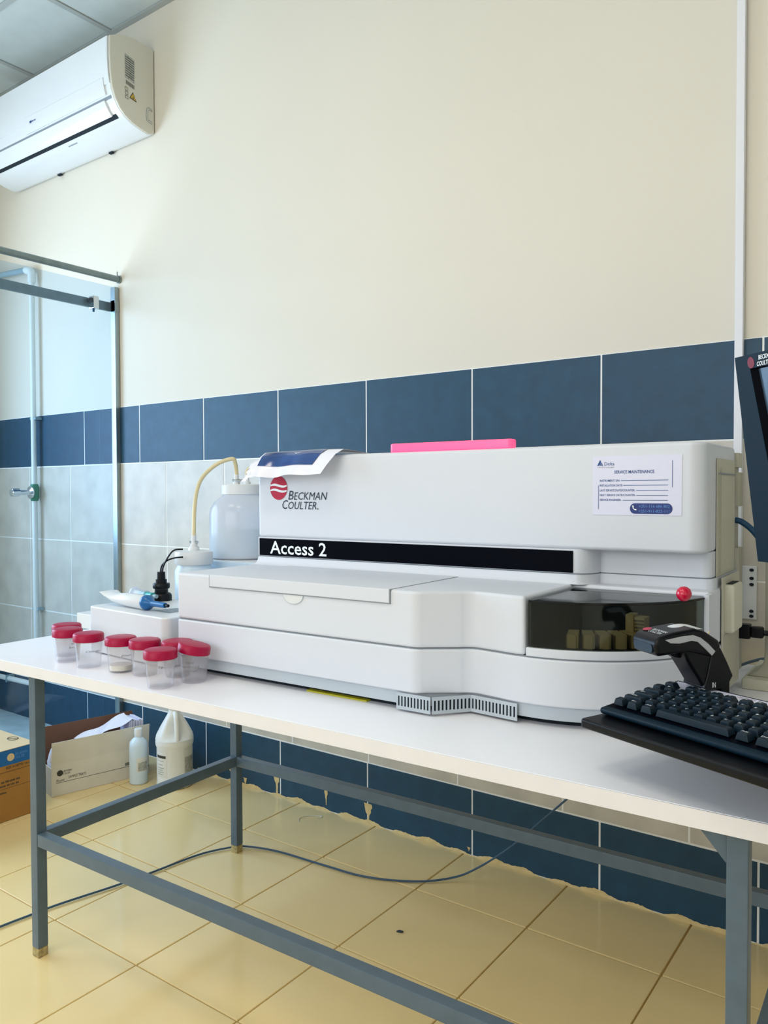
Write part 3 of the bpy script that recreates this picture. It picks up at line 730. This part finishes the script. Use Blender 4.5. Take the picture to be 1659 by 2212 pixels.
def key(x0, x1, y, h=.0165, legend=None):
    w_ = round(x1-x0, 4); k = (w_, h)
    if k not in kcache:
        b = .0028; tp = .0018
        mb = MB().add([(0, 0, 0), (w_, 0, 0), (w_, h, 0), (0, h, 0), (b, tp, .0095), (w_-b, tp, .0095), (w_-b, h-.0035, .0095), (b, h-.0035, .0095)],
                      [(3, 2, 1, 0), (4, 5, 6, 7), (0, 1, 5, 4), (1, 2, 6, 5), (2, 3, 7, 6), (3, 0, 4, 7)])
        kcache[k] = mb.mesh('key', 'key_plastic', bevel=.0011, seg=2)
    o = part('key', kcache[k], kb); o.location = (x0, y-h/2, kz(y)+.0008); o.rotation_euler = (math.radians(5.4), 0, 0)
    ORG[o.name] = (0, 0, 0)
    if legend:
        n_ = len(legend); lw = min(.0032*n_, w_-.007)
        text(legend, 'white_ink', o, lambda a, c: (a, c, .00985), .0036, .0036+lw, h-.0088, .0036, name='legend')
    return o
P_ = .0198
def run(x, y, chars, p=P_):
    for ch in chars:
        if x+.0172 > KW-.006: break
        key(x, x+.0172, y, legend=ch); x += p
R = [.062+.0212*k for k in range(6)]
key(.0125, .0300, R[0]); key(.0365, .0545, R[0], legend='Fn'); key(.0605, .0795, R[0], legend='Alt'); key(.0865, .1985, R[0])
for x, l in ((.2065, 'Alt'), (.2335, 'Del'), (.259, 'Ins'), (.2845, None), (.31, None), (.3355, None), (.361, None), (.3865, None)): key(x, x+.0185, R[0], legend=l)
key(.0120, .0465, R[1], legend='Shift'); run(.0500, R[1], ['\\', 'Z', 'X', 'C', 'V', 'B', 'N', 'M', ',', '.', '/', 'Up', 'End'])
key(.0120, .0490, R[2], legend='Caps'); run(.0525, R[2], ['A', 'S', 'D', 'F', 'G', 'H', 'J', 'K', 'L', ';', "'"]); key(.2705, .3080, R[2], legend='Enter'); run(.3115, R[2], ['PgU', 'PgD'])
key(.0120, .0440, R[3], legend='Tab'); run(.0475, R[3], ['Q', 'W', 'E', 'R', 'T', 'Y', 'U', 'I', 'O', 'P', '[', ']'])
run(.0120, R[4], ['`', '1', '2', '3', '4', '5', '6', '7', '8', '9', '0', '-', '=']); key(.2700, .3060, R[4], legend='Back')
key(.0170, .0360, R[5], legend='Esc')
for i, x in enumerate((.0530, .0735, .0940, .1145, .1400, .1605, .1810, .2015, .2270, .2475, .2680, .2885)): key(x, x+.0185, R[5], legend='F%d' % (i+1))
PK = lambda x, y: (x, y, kz(y)+.0011)
text('BECKMAN', 'dark_red', kb, PK, .118, .142, .198, .003); text('COULTER', 'dark_red', kb, PK, .118, .140, .193, .003)
scribble('navy_ink', kb, PK, .148, .160, .196, .0035); scribble('navy_ink', kb, PK, .037, .052, .1965, .0025)

# ================================================================== BARCODE SCANNER
sx, sy_ = 1.496, .182
FWD = math.radians(231)
sn = empty('barcode_scanner', T2W(sx, sy_, KO[2]), TROT+FWD); ORG[sn.name] = (0, 0, 0)
tag(sn, 'black handheld barcode scanner with grey side trim leaning in its holder', 'scanner')
# local x points where the scanner aims, z up; origin at the holder base
def slab(path, wid, name, m, parent, bev=.004, seg=3):
    """closed side outline (x,z) extruded across y"""
    return MB().prism(path, -wid, wid, lambda a, b, c: (a, c, b)).build(name, m, parent, bevel=bev, seg=seg)
head = [(.124, .086), (.1285, .106), (.119, .115), (.095, .1205), (.060, .1245), (.040, .1185), (.018, .105), (.012, .094), (.03, .080), (.05, .086), (.070, .0905), (.0891, .0888)]
hh = slab(head, .030, 'head', 'black_plastic', sn, .006)
hd_ = [(.073, .090), (.067, .0755), (.051, .0526), (.0387, .034), (.036, .0305), (.008, .0295), (.008, .001), (-.004, .001), (-.003, .03), (-.004, .05), (.008, .074), (.020, .098), (.04, .105)]
slab(hd_, .022, 'handle', 'black_plastic', sn, .006)
hol = [(.024, .0925), (.0186, .0955), (.011, .0925), (-.0005, .072), (-.0118, .0494), (-.006, .040), (-.006, .001), (.0095, .001), (.0095, .0298), (.037, .0305), (.040, .033), (.034, .05)]
slab(hol, .0245, 'holder', 'black_plastic', sn, .003)
MB().prism([(.068, .0905), (.0885, .0888), (.086, .083), (.0774, .078), (.066, .076)], -.008, .008, lambda a, b, c: (a, c, b)).build('trigger', 'black_plastic', sn, bevel=.003)
for s in (1, -1):
    trim = [(.1122, .1105), (.1033, .1055), (.0879, .1043), (.0673, .1072), (.0568, .1050), (.0436, .0939), (.0317, .0832), (.0258, .0895), (.0384, .1015), (.0517, .1110), (.0647, .1155), (.0841, .1145)][::-1]
    MB().prism(trim, s*.0295, s*.0315, lambda a, b, c: (a, c, b)).build('side_trim', 'trim_grey', sn, bevel=.0007)
MB().grid(lambda a, b: (.088-.056*a, (-.5+b)*.03-.004, .1195+.0065*math.sin(a*math.pi)*math.sin(b*math.pi)**.5), 10, 6).build('top_trim', 'white_plastic', sn, smooth=80)
MB().prism(rrect(-.022, .022, .0905, .1035, .005), .1262, .1284, lambda a, b, c: (c, a, b)).build('scan_window', 'screen', sn)
MB().tube([(.016, .0, .094), (.010, -.006, .104), (.002, -.012, .110)], .0012, 6).build('lanyard_loop', 'hose', sn)
def PS(x, y): return (.121-y, x, .1144+y*.235+.0014)
MB().flat([(-.019+.0075*math.cos(i*math.pi/8), .0135+.0065*math.sin(i*math.pi/8)) for i in range(16)], PS).build('logo_disc', 'logo_red', sn)
text('BECKMAN', 'white_ink', sn, PS, -.009, .0225, .0145, .0055); text('COULTER', 'white_ink', sn, PS, -.009, .0205, .0070, .0055)
text('IN', 'white_ink', sn, lambda x, y: (.046-x, .0250, y), .020, .026, .034, .008)
MB().prism(rrect(-.026, .0098, -.032, .032, .008), .0003, .006).build('holder_base', 'black_plastic', sn, bevel=.002)

# ================================================================== MONITOR AND STAND
mo = empty('monitor', T2W(1.543, .25, .997), 0); ORG[mo.name] = (0, 0, 0)
mo.rotation_euler = (math.radians(8.2), 0, TROT+math.radians(-41))
tag(mo, 'dark flat monitor leaning at the right edge with a brand mark on its bezel', 'monitor')
def PM(x, z, y=0.0): return (x, y, z)
MW, MH = .37, .316
outer = rrect(0, MW, 0, MH, .006, 3)
inner = [(MW-.03, .04), (MW-.03, MH-.021), (.030, MH-.021), (.058, .04)]
MB().prism(outer, .012, .042, lambda a, b, c: (a, c, b)).build('case', 'slate_plastic', mo, bevel=.003)
bz = MB()
oc = [(0, 0), (MW, 0), (MW, MH), (0, MH)]; ic = [(.058, .04), (MW-.03, .04), (MW-.03, MH-.021), (.030, MH-.021)]
for i in range(4):
    j = (i+1) % 4
    a, b, c, d = oc[i], oc[j], ic[j], ic[i]
    vs = [(p[0], y, p[1]) for y in (0.0, .012) for p in (a, b, c, d)]
    bz.add(vs, [(0, 1, 2, 3), (7, 6, 5, 4), (0, 4, 5, 1), (1, 5, 6, 2), (2, 6, 7, 3), (3, 7, 4, 0)])
bz.build('bezel', 'slate_plastic', mo)
ins = [(.067, .046), (MW-.036, .046), (MW-.036, MH-.023), (.0365, MH-.023)]
bz = MB()
for i in range(4):
    j = (i+1) % 4; a, b, c, d = ic[i], ic[j], ins[j], ins[i]
    bz.add([(a[0], .001, a[1]), (b[0], .001, b[1]), (c[0], .009, c[1]), (d[0], .009, d[1])], [(0, 1, 2, 3)])
bz.build('inner_bezel', 'black_band', mo)
MB().prism(ins, .0092, .011, lambda a, b, c: (a, c, b)).build('screen', 'screen', mo)
PB = lambda x, y: (x, -.0005, y)
MB().flat([(.0335+.0072*math.cos(i*.3927), .3035+.0085*math.sin(i*.3927)) for i in range(16)], PB).build('logo_disc', 'dark_red', mo)
text('BECKMAN', 'white_ink', mo, PB, .050, .082, .3055, .0062, shear=.2, bold=.02); text('COULTER', 'white_ink', mo, PB, .0455, .075, .2965, .0062, shear=.2, bold=.02)
MB().box(.12, .25, .042, .06, .10, .22).build('rear_cover', 'slate_plastic', mo, bevel=.006)
st = tthing('monitor_stand', 'beige monitor stand column with a broad foot on the table', 'stand', (1.52, .72, TT))
MB().box(1.452, 1.78, .645, .86, TT, TT+.022).build('foot_plate', 'cream_plastic', st, bevel=.003)
fl = MB()
secs = [(.016, TT+.022), (.006, TT+.035), (.001, TT+.05), (0, TT+.07), (0, 1.16)]
for e, z in secs: fl.v += [(1.488-e*2, .69-e, z), (1.548+e*2, .69-e, z), (1.548+e*2, .75+e, z), (1.488-e*2, .75+e, z)]
for i in range(len(secs)-1):
    for k in range(4): fl.f.append((i*4+k, i*4+(k+1) % 4, i*4+4+(k+1) % 4, i*4+4+k))
fl.f += [(3, 2, 1, 0), (16, 17, 18, 19)]
fl.build('column', 'beige_plastic', st, bevel=.004)
MB().tube([(1.518, .72, 1.15), (1.60, .50, 1.15), (1.72, .23, 1.155)], .016, 10).build('arm', 'beige_plastic', st)

# cables right of the analyser
pw = tthing('power_plug', 'black power plug in the flank of the analyser', 'plug', (1.4, .66, .82))
def plugF(x, y, z): return (x, y, z)
MB().box(1.4445, 1.468, .640, .664, .806, .836).build('plug_body', 'black_plastic', pw, bevel=.003)
MB().box(1.468, 1.492, .643, .661, .809, .832).build('plug_neck', 'black_plastic', pw, bevel=.004)
MB().tube(spline([(1.492, .652, .82), (1.53, .655, .816), (1.60, .68, .79), (1.70, .78, .74), (1.75, .86, .712)]), .0055, 8).build('plug_cable', 'black_plastic', pw)
bc = tthing('blue_cable', 'thick dark blue cable curving down beside the monitor', 'cable', (1.45, .66, 1.0))
MB().tube(spline([(1.430, .667, 1.046), (1.446, .668, 1.043), (1.472, .668, 1.02), (1.498, .666, .975), (1.514, .662, .92), (1.525, .66, .85), (1.56, .64, .78), (1.62, .62, .712)]), .0062, 10).build('cable_run', 'cable_teal', bc)
gc = tthing('grey_cable', 'thin grey cable lying on the table behind the analyser', 'cable', (1.5, .9, TT))
MB().tube(spline([(1.40, .80, TT+.004), (1.46, .885, TT+.02), (1.55, .89, TT+.02), (1.75, .88, TT+.006)]), .0035, 8).build('cable_run', 'cable_grey', gc)
br = wthing('wall_bracket', 'white perforated metal bracket screwed to the wall right of the analyser', 'bracket', (2.376, -.01, .87))
MB().box(2.358, 2.391, -.006, -.001, .795, .925).build('plate', 'white_plastic', br, bevel=.002)
for z in (.915, .895, .880, .815, .803): MB().lathe([(.004, 0), (.004, .0012)], 10).xf(lambda x, y, q: (2.380+x*1.3, -.0061-q, z+y)).build('slot', 'dark_hole', br)

# ================================================================== AIR CONDITIONER
ac = wthing('air_conditioner', 'white wall-mounted split air conditioner below the ceiling', 'air conditioner', (-.4, -.1, 2.56))
AX0, AX1 = -.915, .12
pr = [(-.001, 2.903), (-.09, 2.908), (-.13, 2.904), (-.165, 2.893), (-.2065, 2.872), (-.2075, 2.80), (-.2045, 2.738), (-.197, 2.68), (-.184, 2.643), (-.164, 2.612), (-.138, 2.590), (-.105, 2.574), (-.075, 2.566), (-.03, 2.558), (-.001, 2.566)]
pr = [(y, z) for y, z in pr][::-1]
MB().prism(pr, AX0, AX1-.012, lambda a, b, c: (c, a, b)).build('housing', 'ac_white', ac, bevel=.003, smooth=30)
MB().prism(pr, AX1-.012, AX1, lambda a, b, c: (c, a, b)).build('end_cap', 'ac_side', ac, bevel=.004, seg=3, smooth=30)
def shell(pts, off, x0, x1, name, m, th=.003):
    n_ = len(pts); outp = []
    for i in range(n_):
        t_ = Vector((pts[min(i+1, n_-1)][0]-pts[max(i-1, 0)][0], pts[min(i+1, n_-1)][1]-pts[max(i-1, 0)][1])).normalized(); nn = Vector((t_.y, -t_.x))
        if nn.x > 0: nn = -nn
        outp.append((pts[i][0]+nn.x*off, pts[i][1]+nn.y*off))
    poly = outp+[(p[0]+.001, p[1]+.001) for p in pts[::-1]]
    return MB().prism(poly, x0, x1, lambda a, b, c: (c, a, b)).build(name, m, ac, bevel=.001, seg=2, smooth=30)
def sp2(pts, n_=6): return [(p.x, p.y) for p in spline([(a, b, 0) for a, b in pts], n_)]
shell(sp2([(-.2065, 2.871), (-.2075, 2.80), (-.2045, 2.738), (-.198, 2.695)]), .005, AX0+.005, AX1-.012, 'front_panel', 'ac_white')
shell(sp2([(-.203, 2.722), (-.197, 2.685), (-.190, 2.661)]), .0075, -.50, .075, 'display_band', 'ac_white')
shell(sp2([(-.189, 2.656), (-.185, 2.645)]), .0012, AX0+.03, .098, 'gap_slot', 'seam')
shell(sp2([(-.186, 2.648), (-.176, 2.628), (-.164, 2.612), (-.152, 2.600)]), .007, AX0+.06, .058, 'louver', 'ac_white')
shell(sp2([(-.153, 2.603), (-.139, 2.591)]), .0015, AX0+.05, .078, 'air_outlet', 'dark_hole')
PA = lambda x, y: (x, -.2105, y)
MB().box(-.30, -.235, -.1245, -.105, 2.5745, 2.5755).xf(lambda x, y, z: (x, y, z+.0+(-.105-y)*.45)).build('rating_plate', 'recess_grey', ac)
for x in (-.56, -.17): MB().box(x, x+.022, -.016, -.004, 2.5555, 2.562).build('clip_notch', 'dark_hole', ac)
PX = lambda a, b: (AX1+.0006, a, b)
def rect(a0, a1, b0, b1): return [(a0, b0), (a1, b0), (a1, b1), (a0, b1)]
MB().flat([(-.140, 2.832), (-.095, 2.822), (-.095, 2.727), (-.140, 2.737)], PX).build('rating_sticker', 'label_grey', ac)
PX2 = lambda a, b: (AX1+.0010, a, b)
for k in range(9): MB().flat([(-.137, 2.822-k*.009), (-.098, 2.8135-k*.009), (-.098, 2.8105-k*.009), (-.137, 2.819-k*.009)], PX2).build('printed_line', 'black_ink', ac)
for k in range(9): MB().flat([(-.136+k*.0045, 2.730-k*.001), (-.1338+k*.0045, 2.7295-k*.001), (-.1338+k*.0045, 2.7135-k*.001), (-.136+k*.0045, 2.714-k*.001)], PX2).build('barcode_bar', 'black_ink', ac)
MB().flat([(-.120, 2.666), (-.086, 2.659), (-.104, 2.694)], PX).build('warning_triangle', 'black_ink', ac)
MB().flat([(-.1155, 2.6685), (-.0905, 2.6635), (-.1037, 2.688)], PX2).build('warning_fill', 'yellow', ac)
MB().flat([(-.106, 2.668), (-.1005, 2.667), (-.1030, 2.680)], lambda a, b: (AX1+.0013, a, b)).build('warning_flame', 'black_ink', ac)
for (a, b) in ((-.140, 2.702), (-.139, 2.686), (-.138, 2.670)):
    MB().tube([PX2(a, b), PX2(a+.012, b-.002), PX2(a+.012, b-.013), PX2(a, b-.011), PX2(a, b)], .0007, 5).build('symbol_outline', 'black_ink', ac)
for d in (0, .008): MB().tube([PX(p[0], p[1]) for p in spline([(-.012, 2.655+0-d*.6, 0), (-.030+d, 2.662-d, 0), (-.040+d, 2.648, 0), (-.040+d, 2.612, 0), (-.030+d, 2.604+d, 0), (-.014, 2.600+d*.6, 0)], 4)], .0008, 5).build('knockout_outline', 'seam', ac)
MB().flat([(-.452, 2.700), (-.440, 2.700), (-.440, 2.690), (-.452, 2.690)], lambda a, b: (a, -.2092, b)).build('brand_mark', 'blue_ink', ac)
scribble('blue_ink', ac, lambda x, y: (x, -.2092, y), -.438, -.405, 2.692, .006)

# ================================================================== SHOWER SCREEN AND PIPES
ss = wthing('shower_screen', 'clear glass shower screen with steel wall post and overhead rails', 'shower screen', (-.14, -.02, 0))
MB().box(-.150, -.142, -1.05, -.016, .012, 1.985).build('glass_pane', 'glass', ss)
MB().box(-.162, -.130, -.022, -.0006, .005, 1.985).build('wall_post', 'steel', ss, bevel=.002)
MB().tube([(-.128, -.002, 2.018), (-.128, -1.3, 2.018)], .0135, 14).build('top_rail', 'alu_bar', ss)
MB().lathe([(.0165, 0), (.0165, .006)], 16).xf(lambda x, y, z: (-.128+x, -.0007-z, 2.018+y)).build('rail_flange', 'alu_bar', ss)
MB().tube([(-.122, -.014, 2.0), (-.122, -.014, 2.048)], .0025, 6).build('rail_screw', 'steel', ss)
MB().box(-.178, -.166, -1.3, -.001, 1.885, 1.924).build('slide_rail', 'alu_bar', ss, bevel=.003)
MB().box(-.166, -.128, -.022, -.001, 1.88, 1.93).build('rail_socket', 'steel', ss, bevel=.002)
cl = MB().box(-.166, -.128, -.125, -.098, 1.875, 1.928).build('glass_clamp', 'chrome', ss, bevel=.004)
MB().lathe([(.010, 0), (.010, .02)], 14).xf(lambda x, y, z: (-.128+z-.03, -.128+x*.9, 1.91+y)).build('clamp_roller', 'dark_grey', cl)
MB().tube([(-.14, -.118, 1.88), (-.14, -.118, 1.862)], .0045, 8).build('clamp_screw', 'cable_teal', cl)
sp = wthing('shower_pipe', 'white plastic riser pipe with a green valve behind the shower glass', 'pipe', (-.76, -.03, .2))
MB().tube([(-.765, -.03, 2.125), (-.765, -.03, 1.14)], .0125, 14).build('riser', 'pvc', sp)
MB().tube([(-.765, -.03, 1.08), (-.765, -.03, .225)], .0125, 14).build('riser', 'pvc', sp)
MB().tube(spline([(-.765, -.03, 2.10), (-.765, -.03, 2.14), (-.772, -.03, 2.155), (-.79, -.03, 2.162), (-.81, -.03, 2.165)], 5), .018, 14).build('elbow', 'pvc', sp)
MB().tube([(-.80, -.03, 2.166), (-1.185, -.03, 2.19)], .0135, 12).build('feed_arm', 'pipe_grey', sp)
vb = MB().tube([(-.765, -.03, 1.07), (-.765, -.03, 1.085), (-.765, -.03, 1.135), (-.765, -.03, 1.15)], [.016, .021, .021, .016], 16).build('valve_body', 'green_brass', sp)
MB().lathe([(.030, .018), (.030, .023), (.013, .03), (.012, .075), (.019, .078), (.019, .112), (.016, .115)], 24).xf(lambda x, y, z: (-.765+x, -.03-z, 1.11+y)).build('push_knob', 'chrome', vb)
MB().tube(spline([(-.765, -.03, .24), (-.765, -.03, .205), (-.775, -.03, .193), (-.80, -.03, .19)], 5), .0145, 12).build('elbow', 'pvc', sp)
MB().tube([(-.80, -.03, .19), (-1.185, -.03, .185)], .0125, 12).build('lower_run', 'pvc', sp)
for z in (1.46, .555): MB().box(-.79, -.74, -.035, -.002, z-.006, z+.006).build('pipe_clip', 'pipe_grey', sp, bevel=.002)
MB().box(-1.03, -1.02, -.045, -.002, .17, .205).build('pipe_clip', 'pipe_grey', sp, bevel=.002)

# ================================================================== THINGS ON THE FLOOR
# open white carton
cA = math.atan2(-.066, .29)
ct = empty('open_carton', (.134, -.496, .0005), cA); ORG[ct.name] = (0, 0, 0)
tag(ct, 'open white cardboard carton of sample trays standing by the shower glass', 'carton')
CL, CWd, CH = .372, .135, .113
cb = MB()
MB().box(-CWd, 0, 0, CL, 0, .003).build('carton_base', 'card_white', ct)
MB().box(-.003, 0, 0, CL, .003, CH).build('carton_side', 'card_white', ct)
MB().box(-CWd, -CWd+.003, 0, CL, .003, CH).build('carton_side', 'card_brown', ct)
MB().box(-CWd+.003, -.003, 0, .003, .003, CH-.01).build('carton_end', 'card_white', ct)
MB().box(-CWd+.003, -.003, CL-.003, CL, .003, CH).build('carton_end', 'card_brown', ct)
def flap(x0, lean, h, m): return MB().box(-.0012, .0012, 0, CL, 0, h).xf(lambda x, y, z: (x0+x+lean*z, y, CH+z)).build('carton_flap', m, ct)
flap(-.0015, .10, .086, 'card_white'); flap(-CWd+.0015, -.22, .105, 'card_brown')
PC = lambda a, b: (.0006, a, b)
logo(ct, PC, PC, .030, .082, .011, .011, 'black_ink', detail=False)
text('BECKMAN', 'black_ink', ct, PC, .043, .073, .083, .007, shear=.2); text('COULTER', 'black_ink', ct, PC, .040, .066, .0735, .007, shear=.2)
text('Access', 'black_ink', ct, PC, .016, .046, .052, .009); text('SAMPLE TRAYS', 'black_ink', ct, PC, .060, .125, .056, .010)
line('black_ink', ct, PC, .016, .36, .0475, .0014)
MB().flat(rect(.275, .33, .052, .064), PC).build('printed_block', 'grey_ink', ct); text('8', 'black_ink', ct, PC, .342, .348, .056, .008)
scribble('black_ink', ct, PC, .352, .37, .03, .006)
# its contents
pk = empty('sample_tray_pack', (0, 0, 0)); pk.location = ct.matrix_basis @ Vector((-.07, .23, .005)); pk.rotation_euler = (0, 0, cA); ORG[pk.name] = (0, 0, 0)
pk.location = Vector((.134, -.496, .0005))+Matrix.Rotation(cA, 3, 'Z') @ Vector((-.07, .22, .004))
tag(pk, 'stack of white sample trays in film poking out of the open carton', 'trays')
for k in range(9):
    MB().box(-.045, .045, .085+k*.0065, .089+k*.0065, 0, .212-.002*(k % 3)).build('tray', 'paper', pk)
MB().grid(lambda a, b: (-.045+.095*b, -.10+.20*a, .160+.060*a+.006*math.sin(9*a+4*b)), 12, 6).build('film_sleeve', 'paper_white', pk, smooth=60)
MB().box(-.05, .05, -.12, .08, 0, .15).build('tray_stack', 'paper', pk, bevel=.004)
fb = empty('film_bag', (0, 0, 0)); fb.location = Vector((.134, -.496, .0005))+Matrix.Rotation(cA, 3, 'Z') @ Vector((-.05, .035, .004)); fb.rotation_euler = (0, 0, cA); ORG[fb.name] = (0, 0, 0)
tag(fb, 'crumpled clear film bag bulging from the near end of the carton', 'bag')
def blob(a, b):
    th, phv = a*2*math.pi, b*math.pi; rr = random.Random(int(a*20) % 20*100+int(b*10)); q = 1+rr.uniform(-.12, .12)
    return (.035*q*math.sin(phv)*math.cos(th), .027*q*math.sin(phv)*math.sin(th)-.004, .085-.085*q*math.cos(phv))
MB().grid(blob, 20, 10).build('bag_film', 'paper_white', fb, smooth=20)
# brown carton
bx_ = wthing('brown_carton', 'closed brown cardboard carton with a blue printed band at the left edge', 'carton', (.06, -.8, 0))
X1, Y0, Y1, HH = .203, -1.02, -.592, .24
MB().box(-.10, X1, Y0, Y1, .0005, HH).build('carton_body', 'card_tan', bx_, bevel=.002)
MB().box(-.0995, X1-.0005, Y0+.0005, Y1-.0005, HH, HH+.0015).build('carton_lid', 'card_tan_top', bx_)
PBx = lambda a, b: (X1+.0006, a, b); PBx2 = lambda a, b: (X1+.0011, a, b)
MB().flat(rect(Y0, Y1, .189, HH), PBx).build('blue_band', 'card_blue', bx_)
MB().flat([(-.684+.013*math.cos(i*.3927), .214+.013*math.sin(i*.3927)) for i in range(16)], PBx2).build('logo_disc', 'card_tan_top', bx_)
text('BECKMAN', 'light_blue_ink', bx_, PBx2, -.668, -.625, .216, .009, shear=.2); text('COULTER', 'light_blue_ink', bx_, PBx2, -.672, -.636, .204, .009, shear=.2)
text('REF A18795 16 L', 'black_ink', bx_, PBx2, -.70, -.615, .176, .009)
line('black_ink', bx_, PBx, Y0+.01, Y1-.01, .167, .0012)
for k in range(2): scribble('black_ink', bx_, PBx, -.745, -.652-.006*k, .132-.013*k, .007)
line('black_ink', bx_, PBx, Y0+.01, Y1-.01, .112, .001); scribble('black_ink', bx_, PBx, -.745, -.70, .096, .006)
for (cx, cy) in ((.055, -.665), (.10, -.62)):
    MB().tube([(cx+.022*math.cos(i*.3142), cy+.016*math.sin(i*.3142), HH+.0022) for i in range(21)], .0012, 5).build('printed_ring', 'black_ink', bx_)
    MB().tube([(cx-.016, cy-.011, HH+.0022), (cx+.016, cy+.011, HH+.0022)], .001, 5).build('printed_bar', 'black_ink', bx_)
# small bottle
sb = wthing('milky_bottle', 'small milky plastic bottle with a white cap next to the carton', 'bottle', (.262, -.215, .0005))
c_ = (.262, -.215, .0005)
MB().lathe([(.031, 0), (.034, .003), (.034, .145), (.031, .158), (.022, .168), (.014, .174), (.013, .182)], 32, c_).build('bottle_body', 'bottle_milky', sb)
MB().lathe([(.0145, .18), (.015, .182), (.015, .205), (.0135, .207)], 24, c_).build('bottle_cap', 'white_plastic', sb)
tc_ = math.atan2(-2.067+.215, 2.788-.262)
def cyl(c, r, th0): return lambda x, y: (c[0]+r*math.cos(th0+x/r), c[1]+r*math.sin(th0+x/r), c[2]+y)
def wrap(c, r, th0, x0, x1, z0, z1, name, m, parent, n_=12):
    P = cyl(c, r, th0); return MB().grid(lambda a, b: P(x0+(x1-x0)*a, z0+(z1-z0)*b), n_, 1).build(name, m, parent)
wrap(c_, .0345, tc_, -.008, .04, .05, .103, 'paper_label', 'label_white', sb); wrap(c_, .0349, tc_, -.002, .036, .053, .086, 'label_print', 'label_grey', sb)
# gallon jug
cj_ = (.392, -.148, .0005); gj = wthing('gallon_jug', 'white plastic gallon jug with moulded handle under the table', 'jug', cj_)
MB().lathe([(.060, 0), (.067, .004), (.068, .012), (.066, .02), (.066, .150), (.0695, .158), (.0705, .170), (.069, .182)], 40, cj_).build('jug_body', 'jug_white', gj)
def cone(th, t):
    prf = [(0, .0705, .180), (.12, .067, .195), (.4, .050, .228), (.75, .030, .262), (.9, .021, .278), (1, .019, .290)]
    for i in range(len(prf)-1):
        if prf[i][0] <= t <= prf[i+1][0]:
            k = (t-prf[i][0])/(prf[i+1][0]-prf[i][0]); r = prf[i][1]+(prf[i+1][1]-prf[i][1])*k; z = prf[i][2]+(prf[i+1][2]-prf[i][2])*k; break
    # recess behind the handle
    d = (th-(tc_+.12)+math.pi) % (2*math.pi)-math.pi
    if abs(d) < .95 and t > .03: r *= 1-.42*math.cos(d/.95*math.pi/2)*math.sin(min(1, t*1.15)*math.pi)**.6
    return (cj_[0]+r*math.cos(th), cj_[1]+r*math.sin(th), cj_[2]+z)
MB().grid(lambda a, b: cone(a*2*math.pi, b), 48, 18).build('jug_shoulder', 'jug_white', gj, smooth=60)
hd0 = tc_+.12
MB().tube(spline([(cj_[0]+.060*math.cos(hd0), cj_[1]+.060*math.sin(hd0), .178), (cj_[0]+.058*math.cos(hd0), cj_[1]+.058*math.sin(hd0), .205), (cj_[0]+.047*math.cos(hd0), cj_[1]+.047*math.sin(hd0), .245), (cj_[0]+.036*math.cos(hd0), cj_[1]+.036*math.sin(hd0), .268), (cj_[0]+.012*math.cos(hd0), cj_[1]+.012*math.sin(hd0), .280)], 6), .0095, 12).build('jug_handle', 'jug_white', gj, smooth=80)
MB().lathe([(.021, .288), (.022, .290), (.022, .308), (.020, .310)], 24, cj_).build('jug_cap', 'white_plastic', gj)
wrap(cj_, .0664, tc_, -.085, -.032, .045, .14, 'front_label', 'label_white', gj); wrap(cj_, .0668, tc_, -.083, -.037, .118, .128, 'label_bar', 'black_ink', gj)
for k, z in enumerate((.106, .092, .08, .072, .064, .056)): wrap(cj_, .0668, tc_, -.078, -.045-.006*(k % 2), z, z+.003, 'label_line', 'label_grey', gj)
wrap(cj_, .0664, tc_, .034, .085, .03, .15, 'rear_label', 'label_white', gj); wrap(cj_, .0668, tc_, .036, .085, .032, .118, 'label_print', 'label_grey', gj)
# cable on floor
fcb = wthing('floor_cable', 'thin blue-grey cable snaking over the yellow floor under the table', 'cable', (1.0, -.4, 0))
pts = [(.80, -1.35, .0045), (.829, -1.053, .0045), (.838, -.984, .0045), (.85, -.90, .0045), (.886, -.753, .0045), (.905, -.642, .0045), (.928, -.489, .0045), (.973, -.399, .006), (1.003, -.369, .006), (1.107, -.333, .0045), (1.281, -.318, .0045), (1.424, -.301, .0045), (1.557, -.238, .0045), (1.64, -.165, .012), (1.70, -.13, .045), (1.777, -.10, .108), (1.848, -.095, .181), (1.942, -.09, .28), (2.08, -.085, .42), (2.2, -.08, .60), (2.25, -.06, .67)]
MB().tube(spline(pts, 8), .0029, 8).build('cable_run', 'cable_blue', fcb)
# litter on the floor
th_ = MB().tube(spline([(1.006, -.126, .0012), (.99, -.105, .0012), (1.0, -.075, .0015), (1.03, -.05, .0012), (1.045, -.055, .0012), (1.035, -.068, .0012)], 6), .0011, 5).build('loose_thread', 'label_white')
tag(th_, 'loose pale thread curled on the floor near the wall', 'thread')
bt = MB().prism([(0, 0), (.012, .003), (.015, .009), (.004, .008)], .0002, .004).build('debris_crumb', 'dark_grey'); bt.location = (1.655, -.475, 0)
tag(bt, 'tiny dark crumb lying on a floor tile under the table', 'crumb')
# white carton and dark panel at the right edge
wb = wthing('white_box', 'plain white box on the floor by the wall beside the right table leg', 'box', (2.6, -.08, 0))
MB().box(2.452, 2.80, -.14, -.006, .0005, .245).build('box_body', 'cabinet_white', wb, bevel=.003)
MB().box(2.45, 2.802, -.142, -.005, .205, .247).build('box_lid', 'cabinet_white', wb, bevel=.003)
